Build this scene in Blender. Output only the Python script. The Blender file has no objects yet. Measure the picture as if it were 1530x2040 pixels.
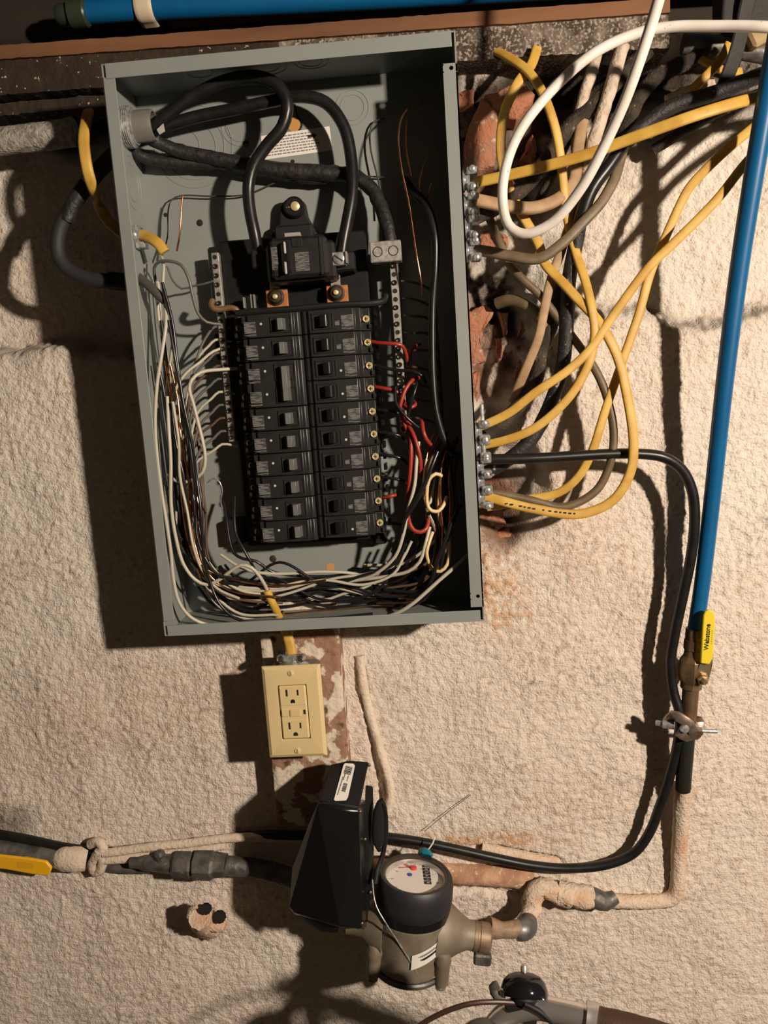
import bpy, bmesh, math, random
import numpy as np
from mathutils import Vector, Matrix, noise as mnoise

# ------------------------------------------------------------------ camera, world, light, exposure
sc = bpy.context.scene
COL = sc.collection
FPX = 1650.0
PZ = 1.5                      # height of the panel's centre above the basement floor
RIM = 0.118                   # front rim of the panel, distance out from the wall plane (y = 0)
CAM = Vector((0.138, -RIM - 0.8908, PZ - 0.0359))
YAW, PITCH, ROLL = -0.0674, -0.1552, -0.0673
def cam_axes():
    cy, sy, cp, sp = math.cos(YAW), math.sin(YAW), math.cos(PITCH), math.sin(PITCH)
    f = Vector((sy*cp, cy*cp, sp)); r = Vector((cy, -sy, 0)); u = r.cross(f)
    c, s = math.cos(ROLL), math.sin(ROLL)
    return c*r + s*u, -s*r + c*u, f
CR, CU, CF = cam_axes()
cam_data = bpy.data.cameras.new('camera'); cam = bpy.data.objects.new('camera', cam_data)
COL.objects.link(cam); sc.camera = cam
cam_data.sensor_fit = 'HORIZONTAL'; cam_data.sensor_width = 36.0
cam_data.lens = FPX/1530*36.0; cam_data.clip_start = 0.01
cam.matrix_world = Matrix(((CR.x, CU.x, -CF.x, CAM.x), (CR.y, CU.y, -CF.y, CAM.y), (CR.z, CU.z, -CF.z, CAM.z), (0, 0, 0, 1)))

world = bpy.data.worlds.new('basement_gloom'); sc.world = world; world.use_nodes = True
wbg = world.node_tree.nodes['Background']
wbg.inputs[0].default_value = (1.0, 0.72, 0.45, 1); wbg.inputs[1].default_value = 0.036

def lamp(name, loc, power, col, rad):
    l = bpy.data.lights.new(name, 'POINT'); l.energy = power; l.color = col; l.shadow_soft_size = rad
    o = bpy.data.objects.new(name, l); COL.objects.link(o); o.location = loc
    return o
lamp('bare_bulb', (1.24, -1.46, 1.775), 192.0, (1.0, 0.838, 0.68), 0.036)

sc.view_settings.view_transform = 'Standard'; sc.view_settings.look = 'None'
sc.view_settings.gamma = 1.0; sc.view_settings.use_curve_mapping = False
sc.view_settings.exposure = 0.0

# ------------------------------------------------------------------ helpers
def ray(px, py):
    return (CF + CR*((px - 765)/FPX) - CU*((py - 1020)/FPX))
def P(px, py, d):
    """point of the place seen at a pixel of the photograph, d millimetres out from the wall plane"""
    v = ray(px, py); t = (-d/1000.0 - CAM.y)/v.y
    return CAM + v*t
def SC(px, py, d):
    """metres per photo pixel there"""
    return (P(px, py, d) - CAM).dot(CF)/FPX

class MB:
    def __init__(s): s.v = []; s.f = []
    def add(s, vs, fs):
        n = len(s.v); s.v += [tuple(v) for v in vs]; s.f += [tuple(i+n for i in f) for f in fs]; return s
    def box(s, c, size, ax=None, bev=0.0):
        c = Vector(c); hx, hy, hz = size[0]/2, size[1]/2, size[2]/2
        X, Y, Z = ax if ax else (Vector((1,0,0)), Vector((0,1,0)), Vector((0,0,1)))
        if bev <= 0:
            vs = [c + X*(a*hx) + Y*(b*hy) + Z*(d*hz) for a in (-1,1) for b in (-1,1) for d in (-1,1)]
            return s.add(vs, [(0,1,3,2),(4,6,7,5),(0,4,5,1),(2,3,7,6),(0,2,6,4),(1,5,7,3)])
        b = min(bev, hx*.9, hy*.9, hz*.9)
        vs = []; idx = {}
        for a in (-1,1):
            for e in (-1,1):
                for d in (-1,1):
                    for k in range(3):
                        q = [a*hx, e*hy, d*hz]
                        for m in range(3):
                            if m != k: q[m] -= (a, e, d)[m]*b
                        idx[(a,e,d,k)] = len(vs); vs.append(c + X*q[0] + Y*q[1] + Z*q[2])
        fs = []
        for k in range(3):
            i, j = (k+1) % 3, (k+2) % 3
            for sgn in (-1,1):
                ring = []
                for (p, q) in ((-1,-1),(1,-1),(1,1),(-1,1)):
                    t = [0,0,0]; t[k] = sgn; t[i] = p; t[j] = q
                    ring.append(idx[(t[0],t[1],t[2],k)])
                fs.append(tuple(ring if sgn > 0 else ring[::-1]))
        for k in range(3):
            i, j = (k+1) % 3, (k+2) % 3
            for p in (-1,1):
                for q in (-1,1):
                    t0 = [0,0,0]; t1 = [0,0,0]
                    t0[k] = -1; t1[k] = 1
                    for t in (t0, t1): t[i] = p; t[j] = q
                    ring = [idx[(*t0,i)], idx[(*t1,i)], idx[(*t1,j)], idx[(*t0,j)]]
                    fs.append(tuple(ring if p*q > 0 else ring[::-1]))
        for a in (-1,1):
            for e in (-1,1):
                for d in (-1,1):
                    r = (idx[(a,e,d,0)], idx[(a,e,d,1)], idx[(a,e,d,2)])
                    fs.append(r if a*e*d > 0 else r[::-1])
        return s.add(vs, fs)
    def lathe(s, base, axis, prof, n=24, cap=True, sx=1.0, X=None):
        """prof: list of (radius, height along axis)"""
        base = Vector(base); A = Vector(axis).normalized()
        if X is None: X = A.orthogonal().normalized()
        Y = A.cross(X)
        vs = []; fs = []
        for (r, h) in prof:
            for i in range(n):
                a = 2*math.pi*i/n
                vs.append(base + A*h + X*(r*math.cos(a)*sx) + Y*(r*math.sin(a)))
        for k in range(len(prof)-1):
            for i in range(n):
                j = (i+1) % n
                fs.append((k*n+i, k*n+j, (k+1)*n+j, (k+1)*n+i))
        if cap:
            fs.append(tuple(range(n))[::-1]); fs.append(tuple((len(prof)-1)*n + i for i in range(n)))
        return s.add(vs, fs)
    def cyl(s, a, b, r, n=16):
        a = Vector(a); b = Vector(b)
        return s.lathe(a, b - a, [(r, 0), (r, (b-a).length)], n)
    def prism(s, poly, off):
        """poly: list of points in a plane, off: extrusion vector"""
        n = len(poly); off = Vector(off)
        vs = [Vector(p) for p in poly] + [Vector(p) + off for p in poly]
        fs = [tuple(range(n))[::-1], tuple(range(n, 2*n))] + [(i, (i+1) % n, (i+1) % n + n, i+n) for i in range(n)]
        return s.add(vs, fs)
    def tube(s, pts, r, n=10, flat=None, rough=0.0, seed=0, wvec=None, sub=None, cap=True):
        """pts world points; r radius or list of radii; flat=(w,h) half sizes for a flat cable; rough: lumpiness"""
        R = r if isinstance(r, (list, tuple)) else [r]*len(pts)
        Q, RR = spline(pts, R, sub)
        vs = []; fs = []; N = None; m = len(Q)
        for k in range(m):
            T = (Q[min(k+1, m-1)] - Q[max(k-1, 0)])
            T = T.normalized() if T.length > 1e-9 else Vector((0,0,1))
            if wvec is not None:
                W = T.cross(wvec(k/(m-1)) if callable(wvec) else wvec)
                W = W.normalized() if W.length > 1e-4 else (N or T.orthogonal().normalized())
                N = W
            else:
                if N is None: N = T.orthogonal().normalized()
                N = (N - T*N.dot(T)); N = N.normalized() if N.length > 1e-6 else T.orthogonal().normalized()
            B = T.cross(N)
            for i in range(n):
                a = 2*math.pi*i/n
                if flat:
                    ca, sa = math.cos(a), math.sin(a)
                    o = N*(flat[0]*math.copysign(abs(ca)**.55, ca)) + B*(flat[1]*math.copysign(abs(sa)**.7, sa))
                else:
                    o = (N*math.cos(a) + B*math.sin(a))*RR[k]
                p = Q[k] + o
                if rough > 0:
                    w = mnoise.noise((p + Vector((seed*1.7, 0, 0)))*140) + .6*mnoise.noise((p + Vector((0, seed, 0)))*420)
                    p = p + o.normalized()*(rough*w)
                vs.append(p)
        for k in range(m-1):
            for i in range(n):
                j = (i+1) % n
                fs.append((k*n+i, k*n+j, (k+1)*n+j, (k+1)*n+i))
        if cap:
            fs.append(tuple(range(n))[::-1]); fs.append(tuple((m-1)*n + i for i in range(n)))
        return s.add(vs, fs)
    def hull(s, pts):
        bm = bmesh.new()
        for p in pts: bm.verts.new(p)
        bmesh.ops.convex_hull(bm, input=bm.verts)
        bmesh.ops.delete(bm, geom=[v for v in bm.verts if not v.link_faces], context='VERTS')
        bmesh.ops.recalc_face_normals(bm, faces=bm.faces)
        bmesh.ops.dissolve_limit(bm, angle_limit=math.radians(7), verts=bm.verts, edges=bm.edges)
        bm.verts.index_update()
        s.add([v.co.copy() for v in bm.verts], [tuple(v.index for v in f.verts) for f in bm.faces]); bm.free()
        return s

def spline(pts, R, sub=None):
    pts = [Vector(p) for p in pts]
    if len(pts) == 2:
        L = (pts[1]-pts[0]).length; n = sub or max(2, int(L/.01))
        return [pts[0].lerp(pts[1], i/n) for i in range(n+1)], [R[0] + (R[1]-R[0])*i/n for i in range(n+1)]
    out = []; rr = []
    for i in range(len(pts)-1):
        p1, p2 = pts[i], pts[i+1]
        p0 = pts[i-1] if i > 0 else p1*2 - p2
        p3 = pts[i+2] if i+2 < len(pts) else p2*2 - p1
        # centripetal Catmull-Rom
        t1 = max((p1-p0).length, 1e-6)**.5; t2 = t1 + max((p2-p1).length, 1e-6)**.5; t3 = t2 + max((p3-p2).length, 1e-6)**.5
        n = sub or max(2, int((p2-p1).length/.006))
        for k in range(n):
            t = t1 + (t2-t1)*k/n
            A1 = p0*((t1-t)/t1) + p1*(t/t1)
            A2 = p1*((t2-t)/(t2-t1)) + p2*((t-t1)/(t2-t1))
            A3 = p2*((t3-t)/(t3-t2)) + p3*((t-t2)/(t3-t2))
            B1 = A1*((t2-t)/t2) + A2*(t/t2)
            B2 = A2*((t3-t)/(t3-t1)) + A3*((t-t1)/(t3-t1))
            out.append(B1*((t2-t)/(t2-t1)) + B2*((t-t1)/(t2-t1)))
            rr.append(R[i] + (R[i+1]-R[i])*k/n)
    out.append(pts[-1]); rr.append(R[-1])
    return out, rr

ORI = {}
def build(name, mb, m, parent=None, smooth=34, bevel=0.0, loc=None, seg=2):
    """one mesh object out of world-space shapes; origin at its own centre or at its parent's"""
    me = bpy.data.meshes.new(name)
    if parent is not None: o0 = ORI[parent.name]
    elif loc is not None: o0 = Vector(loc)
    else:
        a = np.array(mb.v); o0 = Vector((a.min(0) + a.max(0))/2)
    me.from_pydata([tuple(Vector(v) - o0) for v in mb.v], [], mb.f)
    me.validate(); me.materials.append(m)
    if smooth:
        me.polygons.foreach_set('use_smooth', [True]*len(me.polygons))
        me.set_sharp_from_angle(angle=math.radians(smooth))
    o = bpy.data.objects.new(name, me); COL.objects.link(o)
    if bevel > 0:
        b = o.modifiers.new('edge', 'BEVEL'); b.width = bevel; b.segments = seg; b.limit_method = 'ANGLE'; b.angle_limit = math.radians(40)
    if parent is not None: o.parent = parent
    else: o.location = o0
    ORI[o.name] = o0
    return o
def thing(name, loc, label, cat, group=None):
    o = bpy.data.objects.new(name, None); COL.objects.link(o); o.location = loc; o.empty_display_size = .02
    ORI[o.name] = Vector(loc)
    return tag(o, label, cat, group)
def tag(o, label, cat, group=None, kind=None):
    o['label'] = label; o['category'] = cat
    if group: o['group'] = group
    if kind: o['kind'] = kind
    return o
def structure(o, label=None):
    o['kind'] = 'structure'
    if label: o['label'] = label
    return o
def text_part(name, txt, size, M, m, parent, depth=.0002, bold=0.0):
    """flat print: M = 4x4 placing matrix (x right along the line, y up, z out)"""
    cu = bpy.data.curves.new('t', 'FONT'); cu.body = txt; cu.size = size; cu.extrude = depth; cu.align_x = 'CENTER'; cu.align_y = 'CENTER'; cu.offset = bold
    t = bpy.data.objects.new('t', cu); COL.objects.link(t)
    dg = bpy.context.evaluated_depsgraph_get(); me = bpy.data.meshes.new_from_object(t.evaluated_get(dg))
    bpy.data.objects.remove(t); bpy.data.curves.remove(cu)
    me.transform(M); me.transform(Matrix.Translation(-ORI[parent.name]))
    me.materials.clear(); me.materials.append(m); me.name = name
    o = bpy.data.objects.new(name, me); COL.objects.link(o); o.parent = parent; ORI[o.name] = ORI[parent.name]
    return o
def frame(o, x, y):
    x = Vector(x).normalized(); z = x.cross(Vector(y)).normalized(); y = z.cross(x)
    return Matrix(((x.x, y.x, z.x, o[0]), (x.y, y.y, z.y, o[1]), (x.z, y.z, z.z, o[2]), (0,0,0,1)))

# ------------------------------------------------------------------ materials
MATS = {}
def mat(name, col, rough=.5, metal=0.0, col2=None, vs=60, lo=.4, hi=.6, bump=0.0, bs=200, spec=None, vd=3.0, stretch=None, dist=.002, col3=None, v3=300, lo3=.6, hi3=.66):
    if name in MATS: return MATS[name]
    m = bpy.data.materials.new(name); m.use_nodes = True; nt = m.node_tree; b = nt.nodes['Principled BSDF']
    b.inputs['Base Color'].default_value = (*col, 1); b.inputs['Roughness'].default_value = rough; b.inputs['Metallic'].default_value = metal
    if spec is not None: b.inputs['Specular IOR Level'].default_value = spec
    tc = None
    def coord():
        nonlocal tc
        if tc is None:
            g = nt.nodes.new('ShaderNodeTexCoord'); tc = g.outputs['Object']
            if stretch:
                mp = nt.nodes.new('ShaderNodeMapping'); mp.inputs['Scale'].default_value = stretch
                nt.links.new(tc, mp.inputs[0]); tc = mp.outputs[0]
        return tc
    def noise(scale, detail):
        n = nt.nodes.new('ShaderNodeTexNoise'); n.inputs['Scale'].default_value = scale; n.inputs['Detail'].default_value = detail
        nt.links.new(coord(), n.inputs['Vector']); return n.outputs['Fac']
    def mixcol(a, c, fac):
        x = nt.nodes.new('ShaderNodeMix'); x.data_type = 'RGBA'
        nt.links.new(fac, x.inputs['Factor'])
        if isinstance(a, tuple): x.inputs[6].default_value = (*a, 1)
        else: nt.links.new(a, x.inputs[6])
        x.inputs[7].default_value = (*c, 1)
        return x.outputs[2]
    def rng(f, l, h):
        r = nt.nodes.new('ShaderNodeMapRange'); r.inputs[1].default_value = l; r.inputs[2].default_value = h
        nt.links.new(f, r.inputs[0]); return r.outputs[0]
    c = col
    if col2: c = mixcol(c, col2, rng(noise(vs, vd), lo, hi))
    if col3: c = mixcol(c, col3, rng(noise(v3, 2.0), lo3, hi3))
    if not isinstance(c, tuple): nt.links.new(c, b.inputs['Base Color'])
    if bump > 0:
        bp = nt.nodes.new('ShaderNodeBump'); bp.inputs['Strength'].default_value = bump; bp.inputs['Distance'].default_value = dist
        nt.links.new(noise(bs, 4.0), bp.inputs['Height']); nt.links.new(bp.outputs[0], b.inputs['Normal'])
    MATS[name] = m
    return m

PANEL = mat('grey_enamel', (.245,.268,.255), .42, 0, (.215,.236,.226), 9, .35, .7, bump=.04, bs=900, dist=.0006)
BLACK = mat('black_plastic', (.006,.006,.006), .5, 0, (.009,.009,.0085), 60, spec=.3)
BLACKR = mat('black_plastic_gloss', (.008,.008,.009), .22)
BLACKM = mat('black_matt_plastic', (.009,.009,.009), .6, spec=.35)
BREAK = mat('breaker_plastic', (.0115,.0115,.011), .42, 0, (.016,.016,.0145), 90, bump=.03, bs=1500, dist=.0004)
TOG = mat('toggle_plastic', (.11,.11,.105), .35)
TOGK = mat('black_toggle_plastic', (.008,.008,.008), .2)
TOG_GLINT = mat('toggle_glint', (.42,.41,.39), .3)  # pale colour painted in place of a specular highlight
PRINT = mat('grey_printing', (.035,.035,.034), .5, 0, (.15,.147,.138), 420, .40, .56, vd=1, stretch=(.35,1,3.0))
PRINTW = mat('white_printing', (.5,.49,.46), .5)
BRASS = mat('brass_screw', (.86,.70,.36), .34, .5)
STEEL = mat('zinc_steel', (.60,.60,.59), .30, .65, (.36,.37,.38), 250, bump=.1, bs=400, dist=.0008)
ALU = mat('aluminium_bar', (.60,.57,.53), .38, .6, (.42,.39,.36), 200)
DARKMET = mat('dark_bolt', (.11,.085,.06), .38, .7)
HOLE = mat('dark_screw_head', (.045,.038,.03), .4, .6)
COPPER = mat('copper', (.95,.46,.24), .24, 1.0, (.62,.26,.12), 80)
COPPLATE = mat('copper_plate', (.85,.36,.16), .38, .6, (.7,.26,.1), 120)
BRONZE = mat('old_copper_strap', (.36,.21,.11), .4, .6)
RUBBER = mat('black_cable_jacket', (.009,.0088,.0085), .34, 0, (.014,.0132,.0125), 70, spec=.38, bump=.05, bs=600, dist=.0005)
TAPE = mat('black_taped_cable', (.011,.0105,.010), .55, 0, (.022,.02,.018), 120, bump=.6, bs=130, dist=.003)
WIRE_W = mat('white_wire_insulation', (.47,.44,.355), .42)
WIRE_K = mat('black_wire_insulation', (.011,.011,.012), .28)
WIRE_R = mat('red_wire_insulation', (.30,.030,.017), .4)
WIRE_B = mat('brown_wire_insulation', (.10,.06,.035), .45)
YEL = mat('yellow_cable_jacket', (.58,.365,.07), .5, 0, (.48,.27,.04), 40, bump=.04, bs=400, dist=.0006)
TAN = mat('old_tan_cable', (.40,.26,.14), .6, 0, (.27,.165,.085), 60, .35, .7, bump=.15, bs=500, dist=.001)
OLIVE = mat('old_brown_cable', (.105,.072,.036), .5, 0, (.17,.125,.07), 50, .4, .7, bump=.15, bs=500, dist=.001)
CRUST = mat('crusty_dark_cable', (.020,.015,.010), .85, 0, (.060,.042,.027), 60, .4, .65, bump=.9, bs=320, dist=.003, col3=(.34,.28,.22), v3=120, lo3=.66, hi3=.76)
CRUSTK = mat('crusty_black_cable', (.009,.009,.009), .6, 0, (.020,.018,.016), 60, bump=.6, bs=300, dist=.002, col3=(.40,.36,.31), v3=110, lo3=.655, hi3=.74)
WASHED = mat('whitewashed_cable', (.60,.50,.40), .85, 0, (.42,.31,.22), 70, .45, .7, bump=.7, bs=260, dist=.003)
WHITE = mat('white_cable_jacket', (.82,.775,.72), .42, 0, (.70,.645,.57), 30, .4, .7, col3=(.35,.24,.16), v3=260, lo3=.70, hi3=.76)
GREY = mat('grey_cable_jacket', (.022,.022,.023), .65)  # jacket colour darkened to stand for the panel's deep shadow
BLUE = mat('blue_pipe', (.003,.10,.255), .36, 0, (.003,.09,.235), 20)
IVORY = mat('ivory_plastic', (.66,.52,.27), .38)
SLOT = mat('dark_slot', (.006,.005,.004), .7)
def W_(c): return c
PAINT = mat('painted_pipe', (.66,.535,.42), .9, 0, (.60,.38,.235), 30, .46, .70, bump=.9, bs=300, dist=.003)
PAINTW = mat('whitewashed_pipe', (.68,.575,.465), .88, 0, (.58,.46,.35), 34, .45, .75, bump=.7, bs=230, dist=.003)
RUST = mat('rust_pipe', (.56,.34,.21), .75, 0, (.36,.19,.11), 40, .42, .65, bump=.5, bs=230, dist=.002, col3=(.66,.52,.4), v3=150, lo3=.62, hi3=.68)
OLDMET = mat('old_grey_metal', (.085,.082,.078), .5, .4, (.16,.15,.135), 60, bump=.4, bs=180, dist=.002, col3=(.6,.55,.48), v3=110, lo3=.70, hi3=.76)
BRASSB = mat('brass_body', (.26,.185,.105), .42, .75, (.17,.115,.065), 50, bump=.1, bs=200, dist=.001)
METER = mat('bronze_meter_body', (.25,.215,.16), .55, .2, (.19,.155,.11), 35, bump=.15, bs=260, dist=.001)
GREENP = mat('dark_green_pipe', (.012,.018,.014), .5, .1, (.02,.016,.010), 40)
CHROME = mat('chrome', (.82,.80,.77), .22, 1.0)
BAR = mat('polished_bar', (.80,.78,.75), .2, .85)
SATIN = mat('satin_aluminium', (.62,.60,.57), .30, .7)
LEVER_Y = mat('yellow_lever_sleeve', (.72,.56,.03), .4)
LEVER_O = mat('orange_yellow_lever_sleeve', (.80,.43,.015), .4)
STICK = mat('white_sticker', (.74,.71,.66), .5)
INK = mat('black_ink', (.012,.011,.011), .6)
INKR = mat('red_ink', (.55,.06,.05), .6)
INKB = mat('blue_ink', (.05,.08,.30), .6)
CYAN = mat('teal_seal', (.0,.17,.22), .35)
BRICKM = mat('red_brick', (.40,.16,.085), .9, 0, (.33,.17,.11), 45, .4, .65, bump=.8, bs=300, dist=.003, col3=(.52,.40,.31), v3=90, lo3=.64, hi3=.72)
WOOD = mat('brown_plank', (.20,.088,.036), .8, 0, (.11,.046,.02), 16, .4, .65, bump=.3, bs=60, dist=.002, stretch=(.12,1,1.4), col3=(.42,.26,.16), v3=90, lo3=.70, hi3=.78)
DARKWOOD = mat('dark_old_timber', (.012,.008,.005), .9, 0, (.02,.013,.008), 26, bump=.5, bs=80, dist=.003, stretch=(.2,1,1))
GRIP = mat('brown_grip', (.052,.025,.015), .6, bump=.4, bs=500, dist=.001)

# ------------------------------------------------------------------ the wall: whitewashed rubble masonry as a relief
X0, X1, Z0, Z1, STEP = -0.80, 0.86, 0.50, 1.85, 0.0023
nx, nz = int((X1-X0)/STEP)+1, int((Z1-Z0)/STEP)+1
gx, gz = np.meshgrid(np.linspace(X0, X1, nx), np.linspace(Z0, Z1, nz))
rng_ = np.random.default_rng(7)
def vnoise(x, z, s):
    """gradient noise, cell size s metres"""
    u, v = (x - X0)/s + 3, (z - Z0)/s + 3
    ang = rng_.random((int((Z1-Z0)/s)+10, int((X1-X0)/s)+10))*6.2832
    gxx, gzz = np.cos(ang), np.sin(ang)
    i, j = np.floor(v).astype(int), np.floor(u).astype(int); fu, fv = u-j, v-i
    i = np.clip(i, 0, ang.shape[0]-2); j = np.clip(j, 0, ang.shape[1]-2)
    wu = fu*fu*fu*(fu*(fu*6-15)+10); wv = fv*fv*fv*(fv*(fv*6-15)+10)
    def dot(di, dj): return gxx[i+di, j+dj]*(fu-dj) + gzz[i+di, j+dj]*(fv-di)
    return .8*((dot(0,0)*(1-wu) + dot(0,1)*wu)*(1-wv) + (dot(1,0)*(1-wu) + dot(1,1)*wu)*wv)
def sst(a, b, x):
    t = np.clip((x-a)/(b-a), 0, 1); return t*t*(3-2*t)
def curve_z(pts):
    w = sorted([(P(px, py, 0).x, P(px, py, 0).z) for px, py in pts])
    return np.interp(gx, [a for a, b in w], [b for a, b in w])
def blob(px, py, rx, ry, soft=.5, d=0, wob=.35):
    """soft elliptical mask around a photo pixel, radii in photo pixels"""
    c = P(px, py, d); s = SC(px, py, d)
    q = np.sqrt(((gx-c.x)/(rx*s))**2 + ((gz-c.z)/(ry*s))**2) + wob*W40*2
    return 1 - sst(1-soft, 1+soft, q)
def line_mask(pts, w, soft=.6, wob=.5):
    """soft band along a pixel polyline, half width in metres"""
    best = np.full(gx.shape, 9.0)
    Q = [P(px, py, 0) for px, py in pts]
    for a, b in zip(Q, Q[1:]):
        dx, dz = b.x-a.x, b.z-a.z; L = dx*dx+dz*dz
        t = np.clip(((gx-a.x)*dx + (gz-a.z)*dz)/L, 0, 1)
        best = np.minimum(best, np.hypot(gx-a.x-t*dx, gz-a.z-t*dz))
    return 1 - sst(1-soft, 1+soft, best/w + wob*(W40+W12))
W200, W80, W40, W20, W12, W7, W4 = (vnoise(gx, gz, s) for s in (.2, .08, .04, .02, .0105, .0062, .0046))
ledge = curve_z([(-60,705),(0,702),(60,690),(125,686),(160,700),(250,705),(420,690),(700,660),(960,640),(1100,612),(1200,622),(1290,612),(1330,640),(1385,650),(1450,632),(1530,612),(1620,600)]) + .008*W40 + .006*W12
up = sst(-.006, .010, gz - ledge)                               # 1 on the recessed upper courses
H = 2.0 + 7*W200 + 5*W80 + 2.6*W40 + 1.2*W20 + 1.7*W12 + 3.0*W7 + 2.2*W4
leftside = 1 - sst(-.22, -.10, gx)
H = H - (24 + 34*leftside)*up
H = H - 3.5*np.exp(-((gz-ledge-.004)/.008)**2)*(.5+W40)
H -= 5*line_mask([(1290,612),(1340,635),(1400,655)], .003)
H -= 7*line_mask([(1400,652),(1460,632),(1540,608)], .0045)
pit = sst(.18, .30, W7 + .4*W12)
H -= 2.2*pit
lump = sst(.12, .34, W12*.7 + W7*.7)
H += 1.6*lump
# broken-out pockets beside the panel and the dark gap under the timber
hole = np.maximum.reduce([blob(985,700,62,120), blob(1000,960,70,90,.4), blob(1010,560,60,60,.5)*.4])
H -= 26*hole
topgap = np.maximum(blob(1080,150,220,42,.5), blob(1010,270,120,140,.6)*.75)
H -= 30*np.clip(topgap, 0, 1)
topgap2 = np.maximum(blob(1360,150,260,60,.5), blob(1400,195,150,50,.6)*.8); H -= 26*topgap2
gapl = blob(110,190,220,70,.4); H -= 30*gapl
# long crack and painted ridge beside the outlet board, line above the low pipes
H -= 5*line_mask([(722,1330),(728,1400),(745,1500),(760,1590)], .0035)
H -= 6*line_mask([(945,1690),(1000,1690),(1060,1700),(1115,1712)], .0035)
H -= 7*line_mask([(900,1770),(960,1772),(1040,1778)], .0045)
H -= 5*line_mask([(1352,1590),(1345,1700),(1335,1785)], .003)
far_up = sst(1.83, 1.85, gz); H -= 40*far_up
# wall colour masks: own staining, plus shade painted under the timber and along ledge
orange = .8*np.clip(.75*blob(985,1150,40,90,.7) + .5*blob(1010,1220,70,70,.8) + .8*blob(920,1672,130,14,.7) + .7*blob(1000,1672,110,20,.7) + .35*blob(1150,1600,90,60,.9) + .3*blob(1140,1130,160,200,.9)
    + .35*blob(330,1380,140,90,.9) + .3*blob(120,1460,140,80,.9) + .25*blob(40,650,100,50,.9) + .8*blob(985,1020,45,90,.6), 0, 1)*np.clip(.55 + 1.0*W40 + 1.3*W12 + 1.2*W7, 0, 1.2)
dirt_shade = np.clip(.9*blob(975,570,60,55,.8)*(.5+1.6*np.abs(W12)+.8*W20) + .9*hole*(.55+.8*W20) + 1.0*topgap + .9*topgap2 + gapl + .75*blob(1160,215,130,120,.6)*(.5+1.3*W20+.8*W12) + .55*blob(1090,420,90,90,.6)*(.5+1.2*W20) + .5*blob(1060,690,70,130,.6)*(.5+W20) + .55*blob(20,1635,40,35,.8) + .7*blob(1290,600,16,60,.8)*0  # gap terms paint shade, first blob paints spidery cast shadows, rest is grime
    + .9*far_up + .16*line_mask([(1290,612),(1400,655),(1530,612)], .006) + .30*np.exp(-((gz-ledge)/.012)**2) + .5*blob(1000,1060,70,30,.7), 0, 1)  # ledge terms paint its shadow edge as a dark band
dirt_shade = np.clip(dirt_shade + .35*pit*sst(-.1, .3, W80), 0, 1)
brickc = np.clip(blob(980,700,70,130,.5)*(.6+1.2*W20) + blob(1000,270,90,120,.5)*(.6+W20) + blob(985,1000,50,80,.5), 0, 1)
pink = np.clip(.5 + 1.3*W200 + .7*W80 + .5*sst(1.25, 1.0, gz), 0, 1)
co = np.stack([gx, -H/1000.0, gz], -1).reshape(-1, 3)
idx = np.arange(nx*nz).reshape(nz, nx)
quads = np.stack([idx[:-1,:-1], idx[:-1,1:], idx[1:,1:], idx[1:,:-1]], -1).reshape(-1, 4)
me = bpy.data.meshes.new('wall_back')
me.vertices.add(len(co)); me.vertices.foreach_set('co', co.ravel())
me.loops.add(quads.size); me.loops.foreach_set('vertex_index', quads.ravel())
me.polygons.add(len(quads)); me.polygons.foreach_set('loop_start', np.arange(0, quads.size, 4)); me.polygons.foreach_set('loop_total', np.full(len(quads), 4))
me.update(); me.validate()
me.polygons.foreach_set('use_smooth', np.ones(len(quads), bool))
at = me.color_attributes.new('stains_shade', 'FLOAT_COLOR', 'POINT')
at.data.foreach_set('color', np.stack([orange, dirt_shade, pink, brickc], -1).reshape(-1).astype(np.float32))
wm = bpy.data.materials.new('whitewashed_stone'); wm.use_nodes = True; nt = wm.node_tree; bs_ = nt.nodes['Principled BSDF']
bs_.inputs['Roughness'].default_value = .92; bs_.inputs['Specular IOR Level'].default_value = .15
an = nt.nodes.new('ShaderNodeAttribute'); an.attribute_name = 'stains_shade'
sep = nt.nodes.new('ShaderNodeSeparateColor'); nt.links.new(an.outputs['Color'], sep.inputs[0])
tcw = nt.nodes.new('ShaderNodeTexCoord')
def wnoise(scale, detail):
    n = nt.nodes.new('ShaderNodeTexNoise'); n.inputs['Scale'].default_value = scale; n.inputs['Detail'].default_value = detail
    nt.links.new(tcw.outputs['Object'], n.inputs['Vector']); return n.outputs['Fac']
def wmix(a, c, fac):
    x = nt.nodes.new('ShaderNodeMix'); x.data_type = 'RGBA'; nt.links.new(fac, x.inputs['Factor'])
    if isinstance(a, tuple): x.inputs[6].default_value = (*a, 1)
    else: nt.links.new(a, x.inputs[6])
    x.inputs[7].default_value = (*c, 1); return x.outputs[2]
def wrng(f, l, h, t=1.0):
    r = nt.nodes.new('ShaderNodeMapRange'); r.inputs[1].default_value = l; r.inputs[2].default_value = h; r.inputs[4].default_value = t
    nt.links.new(f, r.inputs[0]); return r.outputs[0]
c_ = wmix((.71,.66,.58), (.705,.61,.525), sep.outputs[2])
c_ = wmix(c_, (.50,.36,.25), wrng(wnoise(95, 4), .58, .74, .75))
c_ = wmix(c_, (.55,.30,.15), sep.outputs[0])
c_ = wmix(c_, (.30,.13,.075), an.outputs['Alpha'])
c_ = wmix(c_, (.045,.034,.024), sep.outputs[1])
nt.links.new(c_, bs_.inputs['Base Color'])
bp = nt.nodes.new('ShaderNodeBump'); bp.inputs['Strength'].default_value = .9; bp.inputs['Distance'].default_value = .003
nt.links.new(wnoise(380, 6), bp.inputs['Height']); nt.links.new(bp.outputs[0], bs_.inputs['Normal'])
me.materials.append(wm)
wall = bpy.data.objects.new('wall_back', me); COL.objects.link(wall); structure(wall, 'whitewashed rubble stone wall'); ORI[wall.name] = Vector((0,0,0))

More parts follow.
